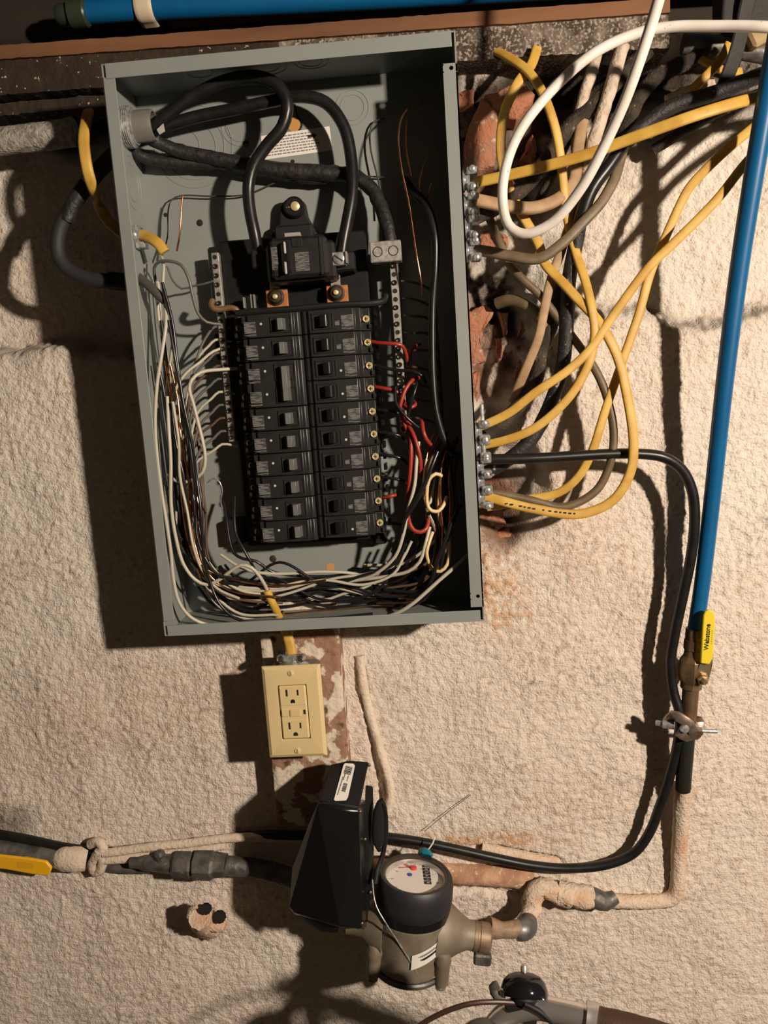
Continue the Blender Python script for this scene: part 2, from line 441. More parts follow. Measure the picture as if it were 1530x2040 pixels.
# exposed bricks: rough blocks set in the wall
def brick(poly, d, thick, seed):
    rnd = random.Random(seed)
    pts = [P(x, y, d) for x, y in poly]; n = len(pts); ctr = sum(pts, Vector())/n
    ring = []
    for i in range(n):
        a, b = pts[i], pts[(i+1) % n]
        for k in range(4):
            q = a.lerp(b, k/4); ring.append(q + Vector((rnd.uniform(-1,1), 0, rnd.uniform(-1,1)))*.0016)
    m_ = len(ring); rows = []
    for (sc_, dy) in ((1.04, thick), (1.0, .002), (.93, -.0005), (.6, -.002), (.25, -.0015)):
        rows.append([ctr + (q-ctr)*sc_ + Vector((0, dy + (rnd.uniform(-.0013,.0013) if dy < .01 else 0), 0)) for q in ring])
    mb = MB(); vs = [v for r in rows for v in r]; fs = []
    for k in range(len(rows)-1):
        for i in range(m_):
            j = (i+1) % m_; fs.append((k*m_+i, (k+1)*m_+i, (k+1)*m_+j, k*m_+j))
    fs.append(tuple((len(rows)-1)*m_ + i for i in range(m_))[::-1]); mb.add(vs, fs)
    return build('brick', mb, BRICKM, wall, smooth=50)
for i, (poly, d) in enumerate([
    ([(930,260),(958,195),(1000,225),(985,330),(950,345),(925,330)], -8),
    ([(968,190),(1040,160),(1068,190),(1030,240),(985,220)], -12),
    ([(905,185),(945,175),(942,205),(908,215)], -12),
    ([(1036,320),(1062,265),(1070,300),(1062,325)], -16),
    ([(1046,335),(1085,308),(1078,330),(1060,345)], -14),
    ([(938,480),(975,455),(1015,470),(1008,498),(950,500)], -10),
    ([(930,622),(968,608),(985,622),(962,655),(958,700),(966,722),(935,732),(926,690)], -4),
    ([(938,742),(958,738),(956,790),(940,812),(935,780)], -6),
    ([(993,622),(1012,622),(1014,660),(1006,672)], -14),
    ([(1036,632),(1053,640),(1040,668),(1030,675)], -18),
    ([(985,672),(1000,676),(1000,715),(990,725)], -18),
    ([(1030,718),(1052,684),(1042,730),(1028,768),(1018,760)], -16),
    ([(965,1030),(1000,1018),(1012,1048),(975,1066)], -6),
    ([(948,1068),(1015,1052),(1020,1068),(955,1088)], -8)]):
    brick(poly, d, .035, i)

# dark floor structure above the wall and the timbers of the sill
def sp(px, py, d): return P(px, py, d)
mb = MB(); mb.box((.03, -.55, 2.13), (2.2, 1.5, .06)); structure(build('ceiling', mb, DARKWOOD))
mb = MB(); mb.box((.03, .075, 1.98), (1.9, .03, .26)); structure(build('trim_1', mb, DARKWOOD), 'dark rim board above the sill')
def hbeam(name, pl, pr, d, hpx, depth, m, label, rough=.0018, seed=1, cat='beam', nseg=120):
    """a rough timber between two photo points of its lower front edge"""
    a, b = P(*pl, d), P(*pr, d); z0 = (a.z+b.z)/2; hgt = hpx
    sx, ex = a.x, b.x; vs = []; fs = []
    prof = [(0,0),(0,.25),(0,.5),(0,.75),(0,1),(1,1),(1,0)]
    for i in range(nseg+1):
        x = sx + (ex-sx)*i/nseg; zt = a.z + (b.z-a.z)*i/nseg
        for (pd, ph) in prof:
            p = Vector((x, a.y + depth*pd, zt + hgt*ph))
            n1 = mnoise.noise(Vector((x*30, ph*6+seed*7, pd*3))); n2 = mnoise.noise(Vector((x*140, ph*11+seed, pd*3)))
            vs.append(p + Vector((0, -rough*(n1 + .8*n2), rough*.6*(n1+n2))))
    k = len(prof)
    for i in range(nseg):
        for j in range(k): fs.append((i*k+j, (i+1)*k+j, (i+1)*k+(j+1) % k, i*k+(j+1) % k))
    fs.append(tuple(range(k))[::-1]); fs.append(tuple(nseg*k+j for j in range(k)))
    mb = MB().add(vs, fs)
    return tag(build(name, mb, m, smooth=30), label, cat)
SILL = mat('painted_sill_timber', (.058,.036,.022), .85, 0, (.22,.18,.14), 40, .48, .68, bump=.7, bs=220, dist=.003, col3=(.33,.29,.24), v3=330, lo3=.50, hi3=.64)
SILLD = mat('dark_sill_timber', (.022,.0135,.0075), .9, 0, (.036,.022,.012), 34, bump=.6, bs=150, dist=.003, col3=(.42,.36,.3), v3=210, lo3=.685, hi3=.72)
hbeam('sill_beam', (560,145), (1335,94), 14, .036, .09, SILL, 'grey flaking painted sill timber to the right above the panel', seed=2)
hbeam('sill_beam', (-300,212), (560,147), 14, .044, .09, SILLD, 'dark brown sill timber speckled with white paint left above the panel', seed=3)
hbeam('timber_plank', (-300,139), (1335,24), 19, .0145, .10, WOOD, 'long reddish brown plank edge lying on the sill timber', rough=.001, seed=4, cat='plank')
hbeam('timber_plank', (330,44), (640,22), -40, .012, .03, WOOD, 'short brown plank edge seen behind the blue pipe under the ceiling', rough=.001, seed=5, cat='plank')
hbeam('timber_plank', (-300,254), (240,212), -4, .014, .05, SILLD, 'dark narrow ledge timber below the sill at far left', seed=6, cat='plank')

# ------------------------------------------------------------------ the electrical panel (its rim plane is y = -RIM)
PW, PH, PD = .362, .608, .095
YB = -RIM + PD                       # inside face of the back
ZT, ZB = PZ + PH/2, PZ - PH/2
panel = thing('electrical_panel', (0, -.02, ZB), 'large open grey metal breaker box without its cover on the whitewashed wall', 'electrical panel')
TH = .0016
mb = MB().box((0, YB + TH/2, PZ), (PW, TH, PH)); build('back_plate', mb, PANEL, panel)
ym = (-RIM + YB)/2
mb = MB().box((-PW/2 + TH/2, ym, PZ), (TH, PD, PH))
mb.prism([(-PW/2, -RIM, ZT-.0125), (-PW/2+.0132, -RIM, ZT-.0145), (-PW/2+.0132, -RIM, ZB+.0185), (-PW/2, -RIM, ZB+.0165)], (0, TH, 0))
build('side_wall', mb, PANEL, panel, bevel=.0005)
mb = MB().box((PW/2 - TH/2, ym, PZ), (TH, PD, PH))
# right lip with two screw holes, cut as rings
lx0, lx1, lz0, lz1 = PW/2-.0142, PW/2, ZB+.0165, ZT-.030
def lip_with_holes(mb, x0, x1, z0, z1, holes, r):
    zs = [z0] + sum([[h-.004, h+.004] for h in holes], []) + [z1]; y = -RIM
    for k in range(len(zs)-1):
        a, b = zs[k], zs[k+1]
        if k % 2 == 0:
            mb.box(((x0+x1)/2, y+TH/2, (a+b)/2), (x1-x0, TH, b-a))
        else:
            c = Vector(((x0+x1)/2 + .0012, y, (a+b)/2)); n = 24; ring = []; outer = []
            for i in range(n):
                t = 2*math.pi*i/n; ct, st = math.cos(t), math.sin(t)
                ring.append(c + Vector((ct*r, 0, st*r)))
                kx = ((x1-c.x) if ct > 0 else (c.x-x0))/max(abs(ct), 1e-6); kz = ((b-a)/2)/max(abs(st), 1e-6); q = min(kx, kz)
                outer.append(c + Vector((ct*q, 0, st*q)))
            for dy in (0, TH):
                vs = [p + Vector((0,dy,0)) for p in ring+outer]
                mb.add(vs, [(i, (i+1) % n, n+(i+1) % n, n+i) for i in range(n)])
            mb.add(ring + [p + Vector((0,TH,0)) for p in ring], [(i, (i+1) % n, n+(i+1) % n, n+i) for i in range(n)])
lip_with_holes(mb, lx0, lx1, lz0, lz1, [lz0+.0122, lz1-.0045], .0021)
build('side_wall', mb, PANEL, panel)
def endwall(zs, sgn, lip, inset):
    mb = MB().box((0, ym, zs - sgn*TH/2), (PW-.002, PD, TH))
    z1 = zs - sgn*lip
    mb.prism([(-PW/2+inset, -RIM-.0006, zs), (PW/2-inset, -RIM-.0006, zs), (PW/2-inset, -RIM-.0006, z1), (-PW/2+inset, -RIM-.0006, z1)], (0, TH, 0))
    return mb
build('top_wall', endwall(ZT, 1, .0148, .0042), PANEL, panel, bevel=.0004)
build('bottom_wall', endwall(ZB, -1, .0128, .0042), PANEL, panel, bevel=.0004)
# embossed knockout rings
def ring(mb, c, r, axis, t=.0006, n=40, w=.0007):
    return mb.lathe(c, axis, [(r-w, -.0002), (r-w*.6, t), (r+w*.6, t), (r+w, -.0002)], n, cap=False)
KOD = -YB*1000
for (px, py, rs) in [(702,214,(.0135,.0185)), (385,292,(.026,.036,.045)), (365,292,(.019,)), (478,252,(.016,.021))]:
    c = P(px, py, KOD)
    for r in rs: build('knockout_ring', ring(MB(), (c.x, YB, c.z), r, (0,-1,0)), PANEL, panel)
for x, r in ((-.02,.016), (-.02,.024), (.03,.012), (.03,.018), (-.09,.014)):
    build('knockout_ring', ring(MB(), (x, ym-.005, ZT-TH), r, (0,0,-1)), PANEL, panel)
for (z, y, r) in ((PZ+.20,-.065,.020), (PZ+.2,-.065,.028), (PZ-.05,-.07,.012), (PZ-.14,-.07,.012), (PZ+.115,-.07,.016)):
    build('knockout_ring', ring(MB(), (-PW/2+TH, y, z), r, (1,0,0)), PANEL, panel)
# screw holes and embossed fold line of the back plate
for (px, py, r) in [(330,428,.0024), (398,444,.0038), (544,1113,.0044), (490,286,.0036), (583,322,.0024), (733,165,.0012)]:
    c = P(px, py, KOD); build('screw_hole', MB().lathe((c.x, YB+.0004, c.z), (0,-1,0), [(r,0),(r,.0007),(r*.9,.0009)], 16), SLOT if r < .004 else DARKMET, panel)
KEYM = mat('bare_board_behind_hole', (.50,.25,.07), .7)
c = P(587, 240, KOD)
def keyhole(mb, c, k, y, off=(0,0)):
    pts = []
    for i in range(17):
        t = math.radians(-240 + 300*i/16); pts.append(Vector((c.x + off[0] + .0088*k*math.cos(t), y, c.z + off[1] - .004 + .0088*k*math.sin(t))))
    for t in (60, 90, 120):
        a = math.radians(t); pts.append(Vector((c.x + off[0] + .0048*k*math.cos(a), y, c.z + off[1] + .013 + .0048*k*math.sin(a))))
    return mb.prism(pts, (0, -.0006, 0))
build('keyhole_rim', keyhole(MB(), c, 1.0, YB + .0004), SLOT, panel); build('keyhole', keyhole(MB(), c, .86, YB - .0001, (-.0014,-.0004)), KEYM, panel)
c = P(658, 1130, KOD); build('open_knockout', MB().lathe((c.x, YB+.0004, c.z), (0,-1,0), [(.0052,0),(.0052,.0008)], 20), KEYM, panel)
# instruction sticker
sa, sb, sc2, sd = P(519,272,KOD), P(659,252,KOD), P(662,297,KOD), P(523,320,KOD)
sx = (sb-sa); sx.y = 0; sz = (sa-sd); sz.y = 0
ctr = (sa+sb+sc2+sd)/4; ctr.y = YB - .0004
xd = sx.normalized(); zd = Vector((-xd.z, 0, xd.x)); SWD, SHT = sx.length*.98, (P(560,268,KOD)-P(564,316,KOD)).length
stk = build('instruction_sticker', MB().box(ctr, (SWD, .0004, SHT), (xd, Vector((0,1,0)), zd), .0018), STICK, panel)
rnd = random.Random(4); mb = MB()
for row in range(7):
    zz = SHT*.36 - row*SHT*.118; x = -SWD*.45
    while x < SWD*(.22 if row < 3 else .30):
        w = rnd.uniform(.0016, .0052); mb.box(ctr + xd*(x+w/2) + zd*zz + Vector((0,-.0003,0)), (w, .0002, .0013), (xd, Vector((0,1,0)), zd)); x += w + .0011
build('printing', mb, mat('sticker_print', (.20,.18,.16), .6), stk)
ac = ctr + xd*(SWD*.24) + zd*(SHT*.2) + Vector((0,-.00035,0))
mb = MB().prism([ac + xd*a + zd*b for a, b in ((-.0052,.0014),(.001,.0014),(.001,.0030),(.0052,0),(.001,-.0030),(.001,-.0014),(-.0052,-.0014))], (0,-.0002,0))
build('arrow', mb, INK, stk)

# breaker mounting pan and bus
MD = 46.0
pan = thing('bus_mounting_pan', P(620, 1090, 30), 'black plastic bus mounting pan behind the breakers inside the panel', 'mounting pan')
a, b = P(447, 482, MD), P(727, 455, MD); e, f = P(483, 1092, MD), P(768, 1072, MD)
x0, x1 = (a.x+e.x)/2, (b.x+f.x)/2; zt, zb_ = (a.z+b.z)/2, (e.z+f.z)/2
yp = -MD/1000
build('pan', MB().box(((x0+x1)/2, yp + .006, (zt+zb_)/2), (x1-x0, .012, zt-zb_), bev=.002), BLACK, pan)
for k, (dx, w) in enumerate(((.012,.004), (.02,.003), (x1-x0-.015,.004), (x1-x0-.023,.003))):
    build('pan_rail', MB().box((x0+dx, yp-.004, (zt+zb_)/2-.035), (w, .009, zt-zb_-.11), bev=.0008), BLACKR, pan)
for (q, w) in ((P(438,690,MD),.012), (P(470,1060,MD),.02), (P(755,1060,MD),.016)):
    build('pan_bracket', MB().box((q.x, -.034, q.z), (w, .022, .03), bev=.0015), BLACKM, pan)
for i in range(20):
    q = P(746 + i*1.55, 622 + i*22.0, 66)
    build('pan_tooth', MB().box((q.x, -.058, q.z), (.0035, .016, .0075), bev=.0006), BLACKR, pan)
# copper bus ends with bolts
def bus(px, py, w, h, lab):
    d = 60; q = P(px, py, d); s = SC(px, py, d)
    t = thing('bus_terminal', q, lab, 'bus terminal', 'copper bus terminals below the main breaker')
    build('copper_plate', MB().box(q + Vector((0,.002,0)), (w*s, .005, h*s), bev=.0006), COPPLATE, t)
    build('washer', MB().lathe(q + Vector((-.0005,-.0005,.001)), (0,-1,0), [(.0094,0),(.0094,.0018),(.006,.0024)], 24), DARKMET, t)
    bo = build('bolt', MB().lathe(q + Vector((-.0005,-.002,.001)), (0,-1,0), [(.0078,0),(.0078,.0035),(.006,.006),(.003,.0066)], 20), DARKMET, t)
    build('bolt_tip', MB().lathe(q + Vector((-.0005,-.008,.001)), (0,-1,0), [(.003,0),(.0026,.003),(.001,.0036)], 14), BRASS, bo)
    build('link_bar', MB().box(q + Vector((-.001,-.0005,.012)), (.011, .003, .022), bev=.0005), ALU, t)
bus(552, 594, 43, 36, 'copper bus plate with a dark bolt, below left of the main breaker')
bus(672, 586, 43, 34, 'copper bus plate with a dark bolt, below right of the main breaker')

# neutral bars
def neutral_bar(pa, pb, d, w, n, lab, skip=()):
    A, B = P(*pa, d), P(*pb, d); A.x = B.x = (A.x + B.x)/2
    t = thing('neutral_bar', B, lab, 'terminal bar')
    L = (A.z-B.z); x = A.x; y = -d/1000
    build('bar', MB().box((x, y+.005, (A.z+B.z)/2), (w, .010, L), bev=.0008), ALU, t)
    scr = MB().lathe((x, y, 0), (0,-1,0), [(w*.33,-.001),(w*.33,.0016),(w*.26,.0024),(w*.12,.0016)], 12)
    me0 = None
    for i in range(n):
        z = A.z - (i+.5)*L/n
        if i in skip:
            build('wire_hole', MB().lathe((x, y, z), (0,-1,0), [(w*.30,-.001),(w*.30,.0003)], 12), SLOT, t); continue
        if me0 is None:
            o = build('screw', MB().add([(v[0], v[1], v[2]+z) for v in scr.v], scr.f), HOLE, t); me0 = o.data; z00 = z
        else:
            o = bpy.data.objects.new('screw', me0); COL.objects.link(o); o.parent = t; o.location = (0, 0, z - z00); ORI[o.name] = ORI[t.name]
    for z in (A.z-.02, B.z+.03):
        build('bar_support', MB().box((x, y+.018, z), (w*1.3, .016, .018), bev=.001), BLACKM, t)
    return t
neutral_bar((428,503), (462,880), 53, .0085, 21, 'silver neutral bar with screws at the left of the breakers', (0,4))
neutral_bar((783,488), (803,862), 64, .0088, 23, 'long silver neutral bar with dark screws at the right of the breakers', (3,5,6,8,10))
q = P(769, 503, 70); t = thing('neutral_lug', q, 'two-barrel silver neutral lug at the top of the right bar', 'lug')
build('lug_body', MB().box(q, (.034, .018, .022), bev=.001), ALU, t)
for dx in (-.0085, .0085): build('lug_screw', MB().lathe(q + Vector((dx,-.0088,0)), (0,-1,0), [(.0055,0),(.0055,.0006),(.0047,.0007),(.0047,-.002)], 18), HOLE, t)
# bonding strap
tag(build('bonding_strap', MB().tube([P(x,y,d) for x,y,d in ((424,598,70),(421,608,74),(428,616,75),(442,616,74),(458,613,74),(470,616,74),(476,626,73),(478,634,70))], .0033, 12), BRONZE), 'brown copper bonding strap hooked over the left neutral bar', 'bonding strap')
tag(build('bonding_bar', MB().tube([P(x,y,d) for x,y,d in ((470,624,76),(560,617,80),(680,607,80),(752,603,76),(765,598,70),(768,588,66))], .0036, 10), BLACKM), 'dark crossbar running over the top breakers between the neutral bars', 'crossbar')

# main breaker
q0 = P(600, 517, 84); s = SC(600, 517, 84)
mbk = thing('main_breaker', P(600, 560, 46), 'large black two-pole main breaker at the top of the panel', 'main breaker')
def mbox(name, x0, x1, y0, y1, d0, d1, m, bev=.001, par=None):
    a, b = P((x0+x1)/2, y0, d1), P((x0+x1)/2, y1, d1); l, r = P(x0, (y0+y1)/2, d1), P(x1, (y0+y1)/2, d1)
    c = Vector(((l.x+r.x)/2, -(d0+d1)/2000, (a.z+b.z)/2))
    return build(name, MB().box(c, (r.x-l.x, (d1-d0)/1000, a.z-b.z), bev=bev), m, par or mbk)
mbox('case', 530, 668, 482, 560, 46, 92, BREAK, .003)
mbox('face_block', 538, 652, 470, 553, 88, 103, BREAK, .0035)
tg = mbox('toggle', 560, 577, 480, 545, 100, 111, TOGK, .0025)
mbox('glint_ridge', 564, 569, 481, 505, 110, 113.0, TOG_GLINT, .0008, tg); mbox('glint_ridge', 566, 571, 521, 546, 110, 113.0, TOG_GLINT, .0008, tg)  # pale ridges paint the light streaks on the toggle
mbox('rating_plate', 588, 616, 502, 540, 102.8, 103.3, PRINT, .0001)
mbox('rating_plate', 541, 554, 492, 538, 102.8, 103.2, PRINT, .0001)
mbox('test_button', 580, 602, 473, 492, 102.5, 104, BREAK, .0006)
mbox('side_ridge', 636, 642, 470, 547, 102.5, 104, BREAK, .0006)
mbox('lug_shroud', 500, 532, 495, 535, 46, 80, BLACKM, .002)
mbox('lug_shroud', 664, 706, 500, 540, 46, 78, BLACKM, .002)
lg = mbox('lug', 661, 689, 502, 528, 78, 92, ALU, .0008)
q = P(675, 515, 92.3); build('lug_screw', MB().lathe(q, (0,-1,0), [(.0058,0),(.0058,.0012),(.005,.0016)], 20), STEEL, lg)
build('screw_slot', MB().box(q + Vector((0,-.0017,0)), (.0105, .0004, .0014), (Vector((.8,0,-.6)), Vector((0,1,0)), Vector((.6,0,.8)))), SLOT, lg)
mbox('lug', 688, 691.5, 500, 524, 80, 95, SATIN, .0003)
for i, (a, b) in enumerate(((484,487),(499,501),(505,507))): mbox('bus_clip', a, b, 586 if i else 592, 614, 66, 74, SATIN, .0002)
# plastic tab that holds it down
hd = thing('hold_down_bracket', P(588, 470, 23), 'black plastic hold-down bracket with a brass screw above the main breaker', 'bracket')
pts = [P(x, y, 40) for x, y in ((538,474),(545,452),(556,446),(558,412),(568,398),(590,393),(606,402),(612,430),(630,462),(634,474))]
build('bracket_body', MB().prism(pts, (0, .016, 0)), BLACKM, hd, bevel=.0015)
q = P(585, 412, 46); build('boss', MB().lathe(q + Vector((0,.012,0)), (0,-1,0), [(.0118,0),(.0118,.010),(.0095,.013)], 28), BLACK, hd)
build('screw', MB().lathe(P(588, 411, 47), (0,-1,0), [(.0052,0),(.005,.0016),(.003,.0026)], 18), BRASS, hd)
build('screw', MB().lathe(P(574, 413, 46), (0,-1,0), [(.0022,0),(.002,.0012),(.001,.002)], 12), CHROME, hd)
mbox('bracket_arm', 546, 622, 447, 478, 40, 70, BLACKM, .002, hd)
mbox('label_tab', 566, 598, 463, 471, 88, 95, mat('grey_label', (.30,.29,.27), .5), .0005, hd)

# the twenty poles of branch breakers
FD = 90.0
def breaker(name, cx, cz, sgn, poles, label, group, tr):
    """sgn +1: terminal end to the right; cx,cz world centre; poles 1 or 2"""
    y0 = -.048; t = thing(name, (cx, y0, cz), label, 'circuit breaker', group)
    H = .0254*poles - .0006; yf = -FD/1000
    def X(u): return cx + sgn*u
    # profile along the length (u from the inner end to the terminal end)
    prof = [(-.037,0),(-.037,.033),(-.034,.036),(-.030,.036),(-.028,.0395),(.021,.0395),(.0225,.036),(.0285,.036),(.0295,.026),(.038,.026),(.038,0)]
    mb = MB().prism([(X(u), y0-h, cz-H/2) for u, h in prof], (0, 0, H)); build('housing', mb, BREAK, t, bevel=.0007)
    yt = y0-.0395
    def bx(nm, u0, u1, z0, z1, h0, h1, m, bev=.0004, par=None):
        return build(nm, MB().box(((X(u0)+X(u1))/2, y0-(h0+h1)/2, cz+(z0+z1)/2), (abs(u1-u0), h1-h0, z1-z0), bev=bev), m, par or t)
    ex = .006 if sgn < 0 else .001; eh = -.003 if sgn < 0 else 0
    for p in range(poles):
        zo = (p - (poles-1)/2)*.0254
        # raised window frame round the handle
        fw = .0016
        mbf = MB()
        for (u0,u1,z0,z1) in ((-.0245+eh,-.0010+eh,.0073,.0089),(-.0245+eh,-.0010+eh,-.0089,-.0073),(-.0245+eh,-.0229+eh,-.0073,.0073),(-.0026+eh,-.0010+eh,-.0073,.0073)):
            mbf.box(((X(u0)+X(u1))/2, yt-.0006, cz+zo+(z0+z1)/2), (abs(u1-u0), .0016, z1-z0), bev=.0003)
        fr = build('handle_frame', mbf, BREAK, t)
        build('handle_well', MB().box((X(-.01275+eh), yt-.0001, cz+zo), (.0204, .0006, .0146)), SLOT, fr)
        z_l = (-.0015 if poles == 1 else -.001)
        bx('rating_label', .0065+ex, .0195+ex, zo+z_l-.006, zo+z_l+.0065, .0394, .0398, PRINT, .0001)
        bx('rating_label', .0065+ex, .0195+ex, zo-.0105, zo-.0085, .0394, .0397, PRINT, .0001)
        if tr == 'text': bx('logo_patch', .0005, .0055, zo-.0055, zo-.0005, .0394, .0397, PRINT, .0001)
        else: build('indicator_dot', MB().lathe((X(.0028+ex*.6), yt+.0001, cz+zo+(.002 if sgn < 0 else -.0035)), (0,-1,0), [(.0014,0),(.0014,.0004)], 12), PRINTW, t)
        sq = MB().lathe((X(.0338), y0-.026, cz+zo), (0,-1,0), [(.0040,-.0005),(.0040,.0022),(.0033,.0030),(.0012,.0026)], 10)
        st = build('terminal_screw', sq, BRASS if sgn > 0 else DARKMET, t)  # left column: dark metal stands in for shade on the screws
        build('screw_slot', MB().box((X(.0338), y0-.0290, cz+zo), (.0042,.0003,.0009)).box((X(.0338), y0-.0290, cz+zo), (.0009,.0003,.0042)), DARKMET, st)
        bx('terminal_ear', .0362, .0392, zo-.0105, zo-.0055, .018, .029, BREAK, .0004)
    # handle thrown towards the middle of the panel
    hz = H/2 - .0062
    lean = -1
    pr = [(-.0150,.0395),(-.0050,.0395),(-.0078,.0476),(-.0100,.0485),(-.0152,.0478)] if sgn > 0 else [(-.0180,.0395),(-.0062,.0395),(-.0105,.0500),(-.0158,.0490)]
    th = build('toggle', MB().prism([(X(u), y0-h, cz-hz) for u, h in [(u+eh, h) for u, h in pr]], (0, 0, 2*hz)), TOG if sgn < 0 else TOGK, t, bevel=.0003)
    return t
def slots(px0, py0, px1, py1):
    a, b = P(px0, py0, FD), P(px1, py1, FD); x = (a.x+b.x)/2
    return [(x, a.z + (b.z-a.z)*i/9) for i in range(10)]
ords = ['first', 'second', 'third', 'fourth', 'fifth', 'sixth', 'seventh', 'eighth', 'ninth', 'tenth']
right = slots(664, 638, 697, 1049)
for i, (x, z) in enumerate(right):
    breaker('circuit_breaker', x, z, 1, 1, f'black single-pole breaker, {ords[i]} from the top in the right column', 'circuit breakers in the right column', 'text' if i in (0,1,6,7,8) else 'dot')
left = slots(531, 648, 566, 1060); k = 0
for i, (x, z) in enumerate(left):
    if i == 3: continue
    if i == 2: breaker('double_circuit_breaker', x, (z + left[3][1])/2, -1, 2, 'black two-pole breaker with one long grey tie-bar handle in the left column', 'circuit breakers in the left column', 'dot')
    else: breaker('circuit_breaker', x, z, -1, 1, f'black single-pole breaker, {ords[i if i < 2 else i-1]} from the top in the left column', 'circuit breakers in the left column', 'dot')

# ------------------------------------------------------------------ cables and wires
def cable(name, pts, r, m, label, cat, group=None, flat=None, rough=0, n=None, seed=0, wvec=None, sub=None):
    W = [P(*p) for p in pts]
    n = n or (14 if (flat or (r if not isinstance(r, list) else r[0]) > .004) else 8)
    if flat and wvec is None: wvec = lambda t: Vector((.12, -1, .15))
    flat = (flat[0]*.88, flat[1]*.95) if flat else None
    mb = MB().tube(W, r, n, flat=flat, rough=rough, seed=seed, wvec=wvec, sub=sub)
    return tag(build(name, mb, m, smooth=60 if not flat else 50), label, cat, group)
NMF = (.0058, .0028)
GY = 'yellow cables beside the panel'
def yel(pts, label, fl=(.0054, .0029), wv=None, m=None): return cable('yellow_cable', pts, .005, m or YEL, label, 'cable', GY, flat=fl, wvec=wv)
# thick service conductors inside the panel
cable('service_conductor', [(300,258,72),(325,238,74),(360,208,74),(405,180,74),(460,158,74),(515,153,75),(553,170,76),(572,206,77),(563,252,76),(530,292,75),(505,330,75),(495,372,75),(498,420,76),(507,465,76),(514,505,72)], .0067, RUBBER, 'thick black service cable looping up then down to the left side of the main breaker', 'cable')
cable('service_conductor', [(296,262,68),(335,249,64),(390,233,60),(460,219,58),(540,202,58),(600,192,59),(648,204,58),(684,250,58),(700,320,60),(701,385,66),(692,440,70),(684,482,72),(680,512,72)], .0067, RUBBER, 'thick black service cable arching over to the right side of the main breaker', 'cable')
cable('service_neutral', [(268,268,62),(290,272,62),(320,287,56),(360,302,50),(420,314,47),(480,326,46),(560,340,46),(640,344,46),(700,350,46),(738,374,50),(760,415,58),(774,460,66),(780,500,70)], [.007,.007,.0072,.0076,.008,.008,.009,.009,.008,.008,.008,.0075,.007], TAPE, 'lumpy black taped neutral cable running across the panel to the right bar', 'cable', rough=.0012)
cable('service_neutral', [(262,296,52),(275,309,52),(300,318,48),(350,324,44),(410,326,41),(470,330,40),(540,345,40),(600,356,40),(650,360,40)], [.005,.006,.0062,.0065,.0068,.007,.006,.0055,.004], TAPE, 'second taped black cable strand joining the neutral from the left wall', 'cable', rough=.0012, seed=3)
# service bushing through the left wall
bc = P(252, 254, 72); bc.x = -PW/2 + TH
bush = thing('cable_bushing', bc, 'threaded grey conduit bushing in the left wall of the panel', 'bushing')
mb = MB().lathe(bc, (1,0,0), [(.0215,.0003),(.0215,.0015)] + [(.0205 + (.0012 if i % 2 else 0), .0015 + .0011*i) for i in range(9)] + [(.0185,.0115),(.0185,.013)], 36)
build('locknut', mb, STEEL, bush)
build('collar', MB().lathe(bc, (1,0,0), [(.0165,.012),(.0165,.030),(.0155,.034),(.0135,.034),(.0135,.02)], 32), mat('grey_bushing', (.30,.285,.26), .4, .5), bush)
mb = MB().hull([P(x,y,d) for x,y,d in ((312,258,84),(325,246,86),(328,262,86),(318,268,84),(314,256,80),(326,247,82),(329,262,82),(318,269,80))]); build('torn_liner', mb, mat('white_liner', (.55,.53,.5), .5), bush)
# thick black conductor down the right side of the panel
cable('ground_conductor', [(806,360,46),(822,384,60),(842,402,78),(856,428,90),(866,470,96),(867,530,96),(862,600,94),(861,680,94),(863,760,95),(869,820,95),(884,872,93),(902,904,90),(928,914,86)], [.0058,.0058,.0056,.0052,.0046,.0042,.0040,.0040,.0040,.0040,.0040,.0040,.0040], RUBBER, 'long black cable running down inside the right edge of the panel', 'cable')
def wires(lst, m, nm, label, group, r=.0017, cat='wire'):
    for p in lst: cable(nm, p, r, m, label, cat, group)
GW = 'wires bundled inside the panel'
# individually readable wires
def wire(nm, pts, m, label, r=.0018): return cable(nm, pts, r, m, label, 'wire', GW)
wire('white_wire', [(322,512,70),(326,529,80),(325,574,88),(334,610,92),(342,640,92),(344,676,88),(342,700,80),(336,740,72),(330,800,64)], WIRE_W, 'white wire dropping from the yellow cable at the upper left of the panel')
wire('white_wire', [(328,598,84),(331,640,94),(322,706,100),(313,765,102),(309,833,102),(312,900,101),(322,980,100),(333,1050,100),(340,1098,99),(345,1150,98),(356,1198,96),(378,1228,92),(408,1243,86),(450,1248,76)], WIRE_W, 'long white wire closest to the left rim of the panel, curving along its bottom corner', .0021)
wire('white_wire', [(333,790,84),(336,850,92),(340,915,96),(341,1007,97),(350,1070,97),(366,1125,96),(389,1155,94),(412,1165,92),(438,1154,92),(463,1135,94),(481,1126,95),(501,1131,94),(522,1156,88),(535,1182,76)], WIRE_W, 'white wire swooping up in an S into the stripped yellow cable at the panel bottom', .0021)
wire('white_wire', [(482,734,50),(443,736,60),(400,742,76),(382,757,83),(377,775,84),(384,800,86),(395,843,88),(405,885,90),(409,915,90),(404,940,88),(386,955,86),(365,961,86),(347,956,84),(335,945,80)], WIRE_W, 'white wire bent sharply down from the left breakers then hooking left', .0021)
wire('white_wire', [(458,690,48),(425,700,56),(398,722,70),(372,742,76),(350,775,80),(340,830,80),(338,880,76)], WIRE_W, 'white wire arching from the left neutral bar below the dark hooked wire', .0017)
wire('grey_wire', [(310,560,66),(307,535,74),(316,522,80),(335,520,84),(360,527,86),(375,552,86),(384,590,84),(395,625,80),(412,642,74),(440,646,68)], mat('grey_wire_insulation', (.12,.115,.10), .4), 'dark grey wire looping from the left rim over to the left neutral bar')
